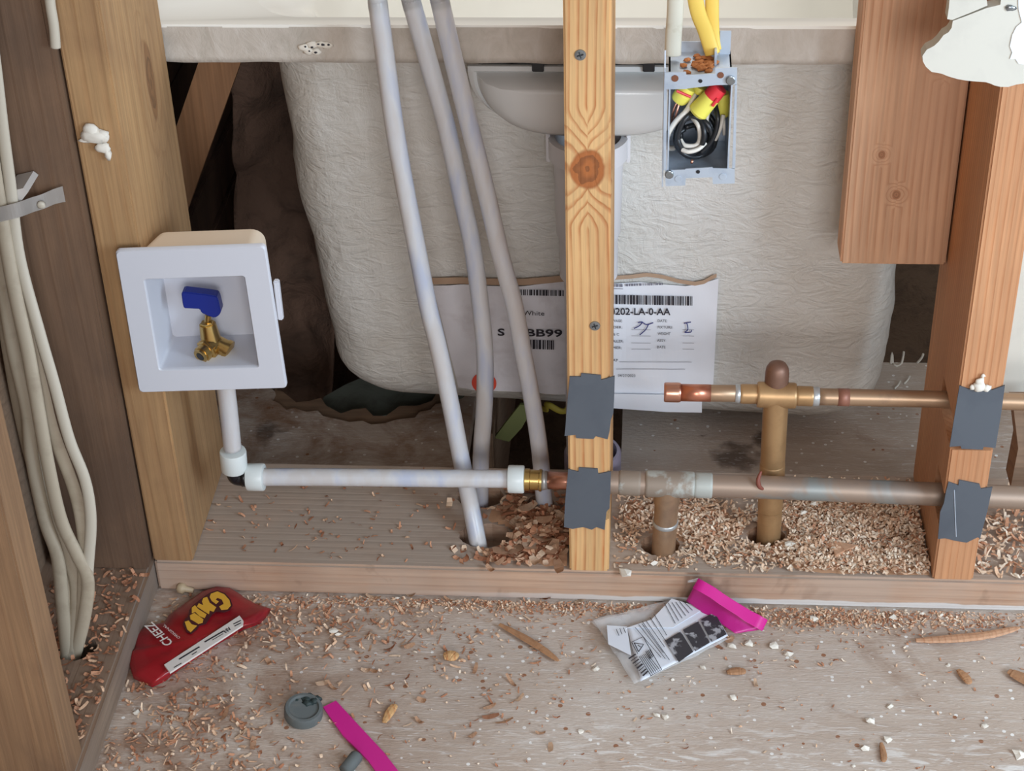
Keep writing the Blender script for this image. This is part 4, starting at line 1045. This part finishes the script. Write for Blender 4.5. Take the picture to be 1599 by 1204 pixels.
bmesh.ops.triangulate(b, faces=[f for f in b.faces if len(f.verts) > 4]); bmesh.ops.recalc_face_normals(b, faces=b.faces); obj('folded_corner', b, M['insert'], pk)
def frame(s, t_):  # sheet parameter to source pixel in crop frame
    a_ = Vector((470, 600)); U_ = Vector((650, -290)); V_ = Vector((95, 200))
    q = a_+U_*s+V_*t_; return q.x, q.y
b = B()
for k, L in enumerate(([(703, 535), (812, 470), (900, 612), (800, 685)], [(828, 460), (935, 400), (1015, 548), (915, 608)], [(945, 390), (1048, 338), (1132, 490), (1028, 545)])):
    gp(b, L, .0118)
obj('instruction_photo', b, M['photo_dark'], ins)
def gstrip(b, a_, c_, w_, z=.0119):
    p0 = G(*c11(*a_), z); p1 = G(*c11(*c_), z); d = (p1-p0).normalized().cross(Vector((0, 0, 1)))*w_/4.44/1650
    b.faces.new([b.verts.new(q) for q in (p0-d, p1-d, p1+d, p0+d)])
b = B()
for i in range(6): gstrip(b, (700+i*26, 275-i*3), (775+i*24, 415-i*18), 2.2)
for i in range(4): gstrip(b, (628-i*28, 352+i*22), (716-i*2-i*6, 498+i*40), 2.2)
for i in range(3): gstrip(b, (545-i*24, 400+i*22), (735-i*30, 670-i*10), 2.2)
for i in range(6): gstrip(b, (575-i*10, 620+i*5), (665-i*12, 735+i*8), 2.4)
for i in range(4): gstrip(b, (570+i*9, 610-i*5), (600+i*9, 660-i*5), 3.2)
for a_, c_ in (((472, 545), (552, 508)), ((552, 508), (680, 735)), ((680, 735), (600, 780)), ((472, 545), (515, 625)), ((365, 455), (385, 500)), ((390, 450), (405, 490)), ((415, 445), (430, 480))): gstrip(b, a_, c_, 2.4)
for a_, c_ in (((490, 550), (555, 560)), ((555, 560), (520, 612)), ((520, 612), (490, 550)), ((515, 565), (535, 580))): gstrip(b, a_, c_, 3.4)
obj('printed_lines', b, M['ink'], ins)
b = B()
for i, w_ in enumerate((6, 3, 5, 3, 7, 3, 5, 6)): gstrip(b, (440+i*17, 632+i*20)if False else (452+i*14, 660+i*17), (500+i*12, 628+i*17), w_)
obj('barcode', b, M['ink'], ins)
sheet([c11(935, 100), c11(850, 258), c11(1190, 488), c11(1395, 450)], [.043, .014, .006, .009], 18, 16, M['magenta2'], 'magenta_sleeve', pk, .003, 7)
sheet([c11(935, 100), c11(895, 165), c11(1378, 466), c11(1416, 395)], [.0455, .040, .011, .015], 22, 8, M['magenta'], 'magenta_fold', pk, .003, 8)
sheet([c11(860, 120), c11(860, 132), c11(930, 125), c11(935, 98)], .041, 6, 4, M['film'], 'silver_corner', pk, .001, 9)

# pink strip and rubber plug
b = B(); L = [(505, 1107), (525, 1097), (560, 1135), (600, 1178), (640, 1230), (604, 1232), (575, 1190), (535, 1150)]
prism(b, [G(u, v, .001) for u, v in L], (0, 0, .0025)); bmesh.ops.triangulate(b, faces=[f for f in b.faces if len(f.verts) > 4])
tag(obj('pink_strip', b, M['magenta']), 'long magenta plastic strip on the floor at the bottom edge', 'plastic strip')
b = B(); q = G(474, 1118, 0); lathe(b, (q.x, q.y, .0005), (.12, -.1, 1), [(0, .0150), (.002, .0175), (.010, .0175), (.012, .0165), (.0122, .014), (.010, .013)], 32)
rp_ = thing('rubber_plug', 'round grey rubber plug beside the magenta strip', 'plug', (q.x, q.y, 0))
autosmooth(obj('disc', b, M['rubber'], rp_), 40)
b = B()
for i in range(9): blob(b, (q.x-.008+random.random()*.02, q.y+.011+random.gauss(0, .003), .010), .004, (1.2, .8, .7), i)
obj('crumbled_edge', b, nmat('dark_green_rubber', (40, 54, 54), .6), rp_, True)
b = B(); q = G(553, 1196, 0); lathe(b, (q.x-.006, q.y-.012, .006), (.5, 1, .1), [(0, .006), (.018, .0062), (.02, .005), (.021, .002)], 20)
tag(obj('small_fitting', b, M['rubber'], smooth=True), 'small grey-blue cylindrical fitting at the bottom edge', 'fitting')
# wood-coloured peg by the corner
b = B(); a_ = G(277, 917, .006); c_ = G(300, 922, .005); lathe(b, a_, c_-a_, [(0, .003), (.002, .0055), (.007, .0055), (.009, .003), (.017, .0025)], 16)
tag(obj('wall_anchor', b, nmat('tan_plastic', (178, 158, 128), .5), smooth=True), 'tan plastic wall anchor in the corner above the red wrapper', 'wall anchor')
# splinters and sticks
def stick(px, z, w0, name, label, mat, h=.003, seed=1):
    P = [G(u, v, z) for u, v in px]; b = B(); n = 18; cs = smooth_path(P, n)
    tube(b, cs, [w0*(.25+.75*math.sin(math.pi*min(1, max(.05, k/n)))**.6)*(1+.2*noise.noise(Vector((k*.8, seed, 0)))) for k in range(n+1)], 8, updir=Vector((0, 0, 1)), flat=.45)
    return tag(obj(name, b, mat), label, 'wood splinter')
stick([(780, 975), (812, 992), (845, 1012), (872, 1032)], .004, .0042, 'wood_splinter', 'long thin brown splinter lying on the floor in the middle', M['brace'])
stick([(1430, 1000), (1480, 998), (1540, 992), (1592, 980)], .004, .0055, 'wood_splinter', 'curved reddish splinter by the sole plate at the right edge', M['cripple'])
stick([(1575, 1048), (1599, 1060), (1620, 1072)], .004, .0065, 'wood_splinter', 'stubby splinter cut by the right edge of the picture', M['brace'])
stick([(1496, 1046), (1508, 1058), (1514, 1068)], .003, .0045, 'wood_splinter', 'short brown chip on the pale floor at lower right', M['brace'])
stick([(1376, 1160), (1380, 1180), (1379, 1190)], .003, .003, 'wood_splinter', 'small upright-lying chip near the bottom right', M['brace'])
stick([(600, 1128), (610, 1110), (618, 1100)], .003, .0045, 'wood_splinter', 'tan chip beside the magenta strip', M['stud_mid'])
stick([(693, 1026), (704, 1024), (714, 1028)], .004, .007, 'wood_splinter', 'round tan chip on the floor in the middle', M['stud_mid'])
stick([(1135, 1050), (1152, 1048), (1165, 1049)], .003, .005, 'wood_splinter', 'small brown chip below the plastic bag', M['brace'])
b = B(); prism(b, [G(u, v, .046) for u, v in ((1290, 852), (1310, 850), (1340, 855), (1320, 862), (1304, 871), (1300, 858))], (0, 0, .003))
tag(obj('wood_chip', b, M['cripple']), 'flat angular wood chip on the sawdust right of the tan pipe leg', 'wood chip')

# ---------------------------------------------------------------- shavings
def flake(b, p, L, W, curl, yaw, pitch, roll, mi, n=4, th=False):
    R_ = Matrix.Rotation(yaw, 3, 'Z') @ Matrix.Rotation(pitch, 3, 'Y') @ Matrix.Rotation(roll, 3, 'X')
    pts = []; a = -curl/2; x = z = 0
    for i in range(n+1):
        pts.append((x, z)); s = L/n; x += s*math.cos(a); z += s*math.sin(a); a += curl/n
    mx = x/2; mz = max(q[1] for q in pts); lowz = min(q[1] for q in pts)
    row = []
    for i, (x, z) in enumerate(pts):
        w_ = W*(.55+.45*math.sin(math.pi*(i+.4)/(n+.8)))
        row.append([b.verts.new(Vector(p)+R_ @ Vector((x-mx, s_*w_/2, z-lowz))) for s_ in (-1, 1)])
    fs = []
    for r0, r1 in zip(row, row[1:]):
        f = b.faces.new((r0[0], r1[0], r1[1], r0[1])); f.material_index = mi; fs.append(f)
    return fs
class Pile:
    """height of a mound on top of a base"""
    def __init__(s, mounds, base): s.m = mounds; s.base = base
    def h(s, x, y):
        z = s.base
        for mx, my, rx, ry, hh in s.m:
            d = ((x-mx)/rx)**2+((y-my)/ry)**2
            z = max(z, s.base+hh*math.exp(-d)*(1+.4*noise.noise(Vector((x*60, y*60, 3)))) if d < 5 else z)
        return z
rnd = random.Random(11)
def blocked(x, y, pad=.004):
    for hx, hy, r, rx in holes:
        if ((x-hx)/(rx+pad))**2+((y-hy)/(r+pad))**2 < 1: return True
    return (-.003 < x < .041) or (.342 < x < .386 and y > -.003) if y > -.001 else False
def scatter(name, label, n, gen, pile, Lr, Wr, mids, zlim=None):
    b = B(); c_ = 0; tries = 0
    while c_ < n and tries < n*6:
        tries += 1; x, y = gen()
        if blocked(x, y): continue
        L = rnd.uniform(*Lr)*rnd.choice((.6, .8, 1, 1.2)); W = rnd.uniform(*Wr)
        flake(b, (x, y, pile.h(x, y)+.0004+rnd.random()*.001), L, W, rnd.uniform(.2, 2.6)*rnd.choice((-1, 1, 1)), rnd.uniform(0, 6.28), rnd.gauss(0, .22), rnd.gauss(0, .25), rnd.choice(mids), 3); c_ += 1
    return tag(obj(name, b, None, mats=SHV), label, 'sawdust', kind='stuff')
def gauss(mx, my, sx, sy, x0=-9, x1=9, y0=-9, y1=9):
    def f():
        while True:
            x = rnd.gauss(mx, sx); y = rnd.gauss(my, sy)
            if x0 < x < x1 and y0 < y < y1: return x, y
    return f
def mixg(*gs):
    tot = sum(w_ for w_, _ in gs)
    def f():
        r_ = rnd.random()*tot
        for w_, g_ in gs:
            r_ -= w_
            if r_ <= 0: return g_()
        return gs[-1][1]()
    return f
def mound(name, label, pile, x0, x1, y0, y1, mat, nx=80, ny=40):
    b = B(); g = []
    for i in range(nx+1):
        g.append([b.verts.new((x0+(x1-x0)*i/nx, y0+(y1-y0)*j/ny, pile.h(x0+(x1-x0)*i/nx, y0+(y1-y0)*j/ny)-.0022)) for j in range(ny+1)])
    for i in range(nx):
        for j in range(ny):
            c_ = ((x0+(x1-x0)*(i+.5)/nx), (y0+(y1-y0)*(j+.5)/ny))
            if blocked(c_[0], c_[1], .002): continue
            if max(v.co.z for v in (g[i][j], g[i+1][j], g[i+1][j+1], g[i][j+1])) < pile.base+.0001: continue
            b.faces.new((g[i][j], g[i+1][j], g[i+1][j+1], g[i][j+1]))
    for v in [v for v in b.verts if not v.link_faces]: b.verts.remove(v)
    return tag(obj(name, b, mat, smooth=True), label, 'sawdust', kind='stuff')
p_right = Pile([(.29, .075, .07, .045, .013), (.255, .04, .06, .03, .008), (.12, .075, .05, .03, .006), (.325, .04, .04, .03, .010), (.07, .09, .03, .03, .004)], .038)
p_mid = Pile([(-.030, .050, .030, .030, .013), (-.012, .025, .016, .018, .012), (-.05, .085, .03, .022, .008)], .038)
p_rr = Pile([(.44, .06, .05, .05, .006)], .038)
p_floor = Pile([(-.39, .0-.035, .03, .03, .003)], 0.0)
mound('sawdust_pile', 'mound of fine tan sawdust between the two copper legs and the right stud', p_right, .05, .343, .006, .15, M['sawdust'])
mound('sawdust_pile', 'mound under the curly shavings left of the middle stud', p_mid, -.10, -.003, .006, .13, M['sawdust'])
scatter('sawdust', 'fine pale wood chips covering the sole plate in the right bay', 7000, mixg((4, gauss(.285, .07, .05, .04, .045, .342, .008, .155)), (2, gauss(.22, .05, .06, .025, .045, .342, .008, .155)), (2.2, gauss(.10, .07, .035, .035, .042, .342, .006, .155)), (1, gauss(.3, .02, .05, .01, .1, .342, .004, .1))), p_right, (.004, .009), (.0012, .003), (0, 0, 1, 1, 4, 4, 1, 2))
scatter('sawdust', 'brown shavings heaped on the sole plate left of the middle stud', 520, mixg((3, gauss(-.030, .05, .022, .03, -.1, -.004, .006, .15)), (1, gauss(-.07, .03, .02, .015, -.12, -.004, .006, .15)), (1, gauss(-.05, .1, .03, .02, -.13, -.004, .006, .158))), p_mid, (.006, .014), (.003, .007), (0, 2, 2, 3, 3, 1))
scatter('sawdust', 'loose chips on the sole plate right of the right stud', 500, gauss(.43, .05, .05, .045, .386, .6, .004, .16), p_rr, (.005, .016), (.0015, .004), (0, 1, 2, 4))
scatter('sawdust', 'scattered chips on the sole plate in the left bay', 130, gauss(-.25, .06, .09, .05, -.366, -.11, .006, .155), Pile([], .038), (.003, .009), (.001, .003), (0, 2, 2, 3))
scatter('sawdust', 'brown shavings strewn over the floor around the red wrapper', 1300, mixg((3, gauss(-.36, -.12, .05, .09, -.408, 9, -.5, -.006)), (3, gauss(-.25, -.04, .08, .025, -.408, 9, -.5, -.006)), (2, gauss(-.33, -.21, .05, .035, -.408, 9, -.5, -.006)), (1.5, gauss(-.2, -.1, .12, .07, -.408, 9, -.5, -.006))), Pile([], 0), (.004, .011), (.001, .003), (0, 2, 2, 3, 0, 1))
scatter('sawdust', 'chips along the foot of the sole plate across the floor', 3000, mixg((3, gauss(-.05, -.010, .14, .007, -.4, .6, -.2, -.003)), (4, gauss(.27, -.014, .09, .009, -.4, .7, -.2, -.003)), (.7, gauss(.1, -.05, .2, .03, -.4, .7, -.5, -.003)), (.35, gauss(-.05, -.13, .12, .05, -.4, .7, -.5, -.003))), Pile([], 0), (.0025, .006), (.0008, .0022), (0, 0, 1, 2, 2, 3, 4))
scatter('sawdust', 'sparse chips over the open floor at lower right', 330, lambda: (rnd.uniform(-.2, .5), rnd.uniform(-.3, -.02)), Pile([], 0), (.0015, .005), (.0007, .002), (0, 1, 2, 2, 3, 4))
scatter('sawdust', 'chips on the side plate around the cable hole', 420, lambda: (rnd.uniform(-.50, -.412), rnd.uniform(-.25, -.018)), Pile([], .0385), (.005, .012), (.0015, .004), (0, 2, 2, 3, 3))

# larger curls, one by one
def shav(px, py, pz, L, W, curl, yaw, pitch, roll, mat, label, group):
    b = B(); flake(b, (px, py, pz), L, W, curl, yaw, pitch, roll, 0, 7)
    for v in b.verts: v.co += Vector((0, 0, .0008*noise.noise(v.co*180)))
    solidf(b, .0004)
    return tag(obj('wood_shaving', b, mat), label, 'wood shaving', group)
big = [(796, 852, .022, .012, .6, .2), (826, 848, .018, .010, 1.2, 1.9), (846, 842, .017, .010, .8, 2.6), (812, 862, .016, .007, 1.5, .4), (863, 858, .019, .008, 1.4, 1.3), (872, 876, .018, .007, .6, 1.8), (835, 868, .012, .006, 1.8, 2.2), (860, 824, .014, .007, 1.2, .7), (878, 838, .012, .006, 2, .3), (848, 818, .015, .006, 1.0, 2.9), (822, 822, .014, .006, 1.3, .2), (806, 812, .014, .008, .9, 1.1), (826, 792, .016, .007, 1.2, .6), (812, 782, .014, .006, 1.4, 2.3), (790, 790, .013, .005, 1.5, .2), (800, 832, .011, .005, 1.6, 2.8), (874, 806, .012, .006, 1.8, 1.5), (868, 793, .011, .005, 2.0, 2.6), (842, 805, .013, .006, 1.1, .1), (780, 868, .011, .004, 1.6, .9), (765, 878, .010, .004, 1.8, 2.4), (880, 862, .012, .005, 1.5, .9)]
for i, (u, v, L, W, cu, ya) in enumerate(big):
    q = G(u, v, .050); z_ = p_mid.h(q.x, q.y)+.002
    shav(q.x, q.y, z_+.002, L*1.35, W*1.35, cu, ya, rnd.gauss(0, .18), rnd.gauss(0, .3), SHV[(0, 1, 1, 2, 0)[i % 5]], 'large curled wood shaving in the heap left of the middle stud', 'large shavings left of the middle stud')
for i, (u, v) in enumerate(((742, 1048), (766, 1105), (800, 1068), (812, 1092), (768, 1120), (790, 1128), (660, 1095), (655, 1128), (738, 1150), (860, 1170), (845, 1146), (585, 1050), (573, 1048), (520, 1075), (505, 1068), (640, 1010), (608, 1015), (560, 940), (640, 930), (700, 938), (585, 935), (850, 935), (905, 940), (880, 930), (375, 1150), (400, 1140), (350, 1120), (395, 1165), (340, 1170), (300, 1120), (320, 1095), (440, 1020), (420, 1035), (1120, 1010), (1140, 1000), (1180, 1070))):
    q = G(u, v, 0); shav(q.x, q.y, .0012, rnd.uniform(.010, .020), rnd.uniform(.003, .006), rnd.uniform(.6, 2.2), rnd.uniform(0, 6.28), rnd.gauss(0, .1), rnd.gauss(0, .25), SHV[rnd.choice((0, 0, 1, 2))], 'single curled wood shaving lying on the open floor', 'shavings on the open floor')
# plaster crumbs
for i, (u, v, r) in enumerate(((735, 893-47, .0022), (700, 866, .0018), (520, 988, .0040), (528, 992, .003), (547, 1015, .002), (1098, 1044, .0030), (930, 1047, .0038), (1022, 985, .0025), (1143, 990+21, .004), (1168, 1008, .0045), (1208, 1011, .0045), (1229, 1024, .0042), (1271, 968, .004), (1394, 966, .004), (1145, 1091, .003), (1357, 1128, .0042), (1349, 1170, .004), (1388, 1157, .0038), (1590, 1180, .0052), (1333, 1197, .002), (1538, 1136, .003), (1390, 1105, .003), (1025, 1118, .003), (1040, 1122, .0035), (907, 1143, .0025), (1480, 1040, .002), (620, 935, .0025), (213, 1114, .0035), (1050, 1062, .002), (1185, 940, .002), (1440, 960, .003), (1470, 962, .0025))):
    q = G(u, v, 0); b = B(); blob(b, (q.x, q.y, r*.45), r, (1.1, .9, .55), i, sub=1, amp=.9)
    tag(obj('plaster_crumb', b, M['plaster']), 'small white plaster crumb lying on the open floor', 'plaster crumb', 'white crumbs on the open floor')
for i, (u, v, r) in enumerate(((1273, 789, .0045), (1256, 802, .0038), (1232, 850, .0045), (1022, 873, .004), (1400, 792, .003), (1150, 800, .002), (1110, 838, .002), (975, 888, .006), (1330, 795, .003), (1430, 880, .003), (1180, 806, .003))):
    q = G(u, v, .045); b = B(); blob(b, (q.x, q.y, p_right.h(q.x, q.y)+r*.5), r, (1.1, .9, .6), i, sub=1, amp=.9)
    tag(obj('plaster_crumb', b, M['plaster']), 'small white plaster crumb on the sawdust of the right bay', 'plaster crumb', 'white crumbs on the sole plate')
# white drips on the block, yellow cable and olive strip in the drain cut-out
b = B(); gy = G(1400, 566).y
for L in ([(1391, 568, 0), (1392, 560, .008), (1394, 568, 0)], [(1394, 568, 0), (1400, 572, 0), (1408, 567, 0), (1410, 560, .010)], [(1432, 567, 0), (1438, 566, .006), (1440, 566, .012)]):
    tube(b, smooth_path([G(u, v, 0)+Vector((0, 0, h)) for u, v, h in L], 6), .0014, 6)
tag(obj('dried_drip', b, M['plaster'], smooth=True), 'white dried drips on the back edge of the subfloor behind the right stud', 'drip')
for u, v in ((1402, 602), (1417, 594), (1346, 604)):
    b = B(); tube(b, [G(u-5, v+5, .001), G(u, v, .001), G(u+4, v-7, .003)], .0011, 6)
    tag(obj('dried_drip', b, M['plaster'], smooth=True), 'thin white fleck on the subfloor between the tub and the right stud', 'drip', 'white flecks by the right stud')
cable('old_cable', [Vector((.0, .42, -.02)), Y(885, 640, .42), Y(855, 632, .42), Y(835, 632, .45), Vector((-.2, .6, -.1))], M['yellow_dim'], .004, 'thin yellow cable in the dark gap under the tub', flat=.5)
b = B(); pxp(b, [(812, 632), (835, 632), (815, 668), (795, 690), (772, 684), (790, 660)], .33, .004)
tag(obj('olive_strap', b, M['olive']), 'olive-green strap slanting in the dark gap under the tub', 'strap')
b = B(); box(b, -.121, -.100, .30, 1.2, -.2, -.02, .002)
tag(obj('floor_joist', b, M['oldwood']), 'dark floor joist end showing in the gap under the tub', 'joist')
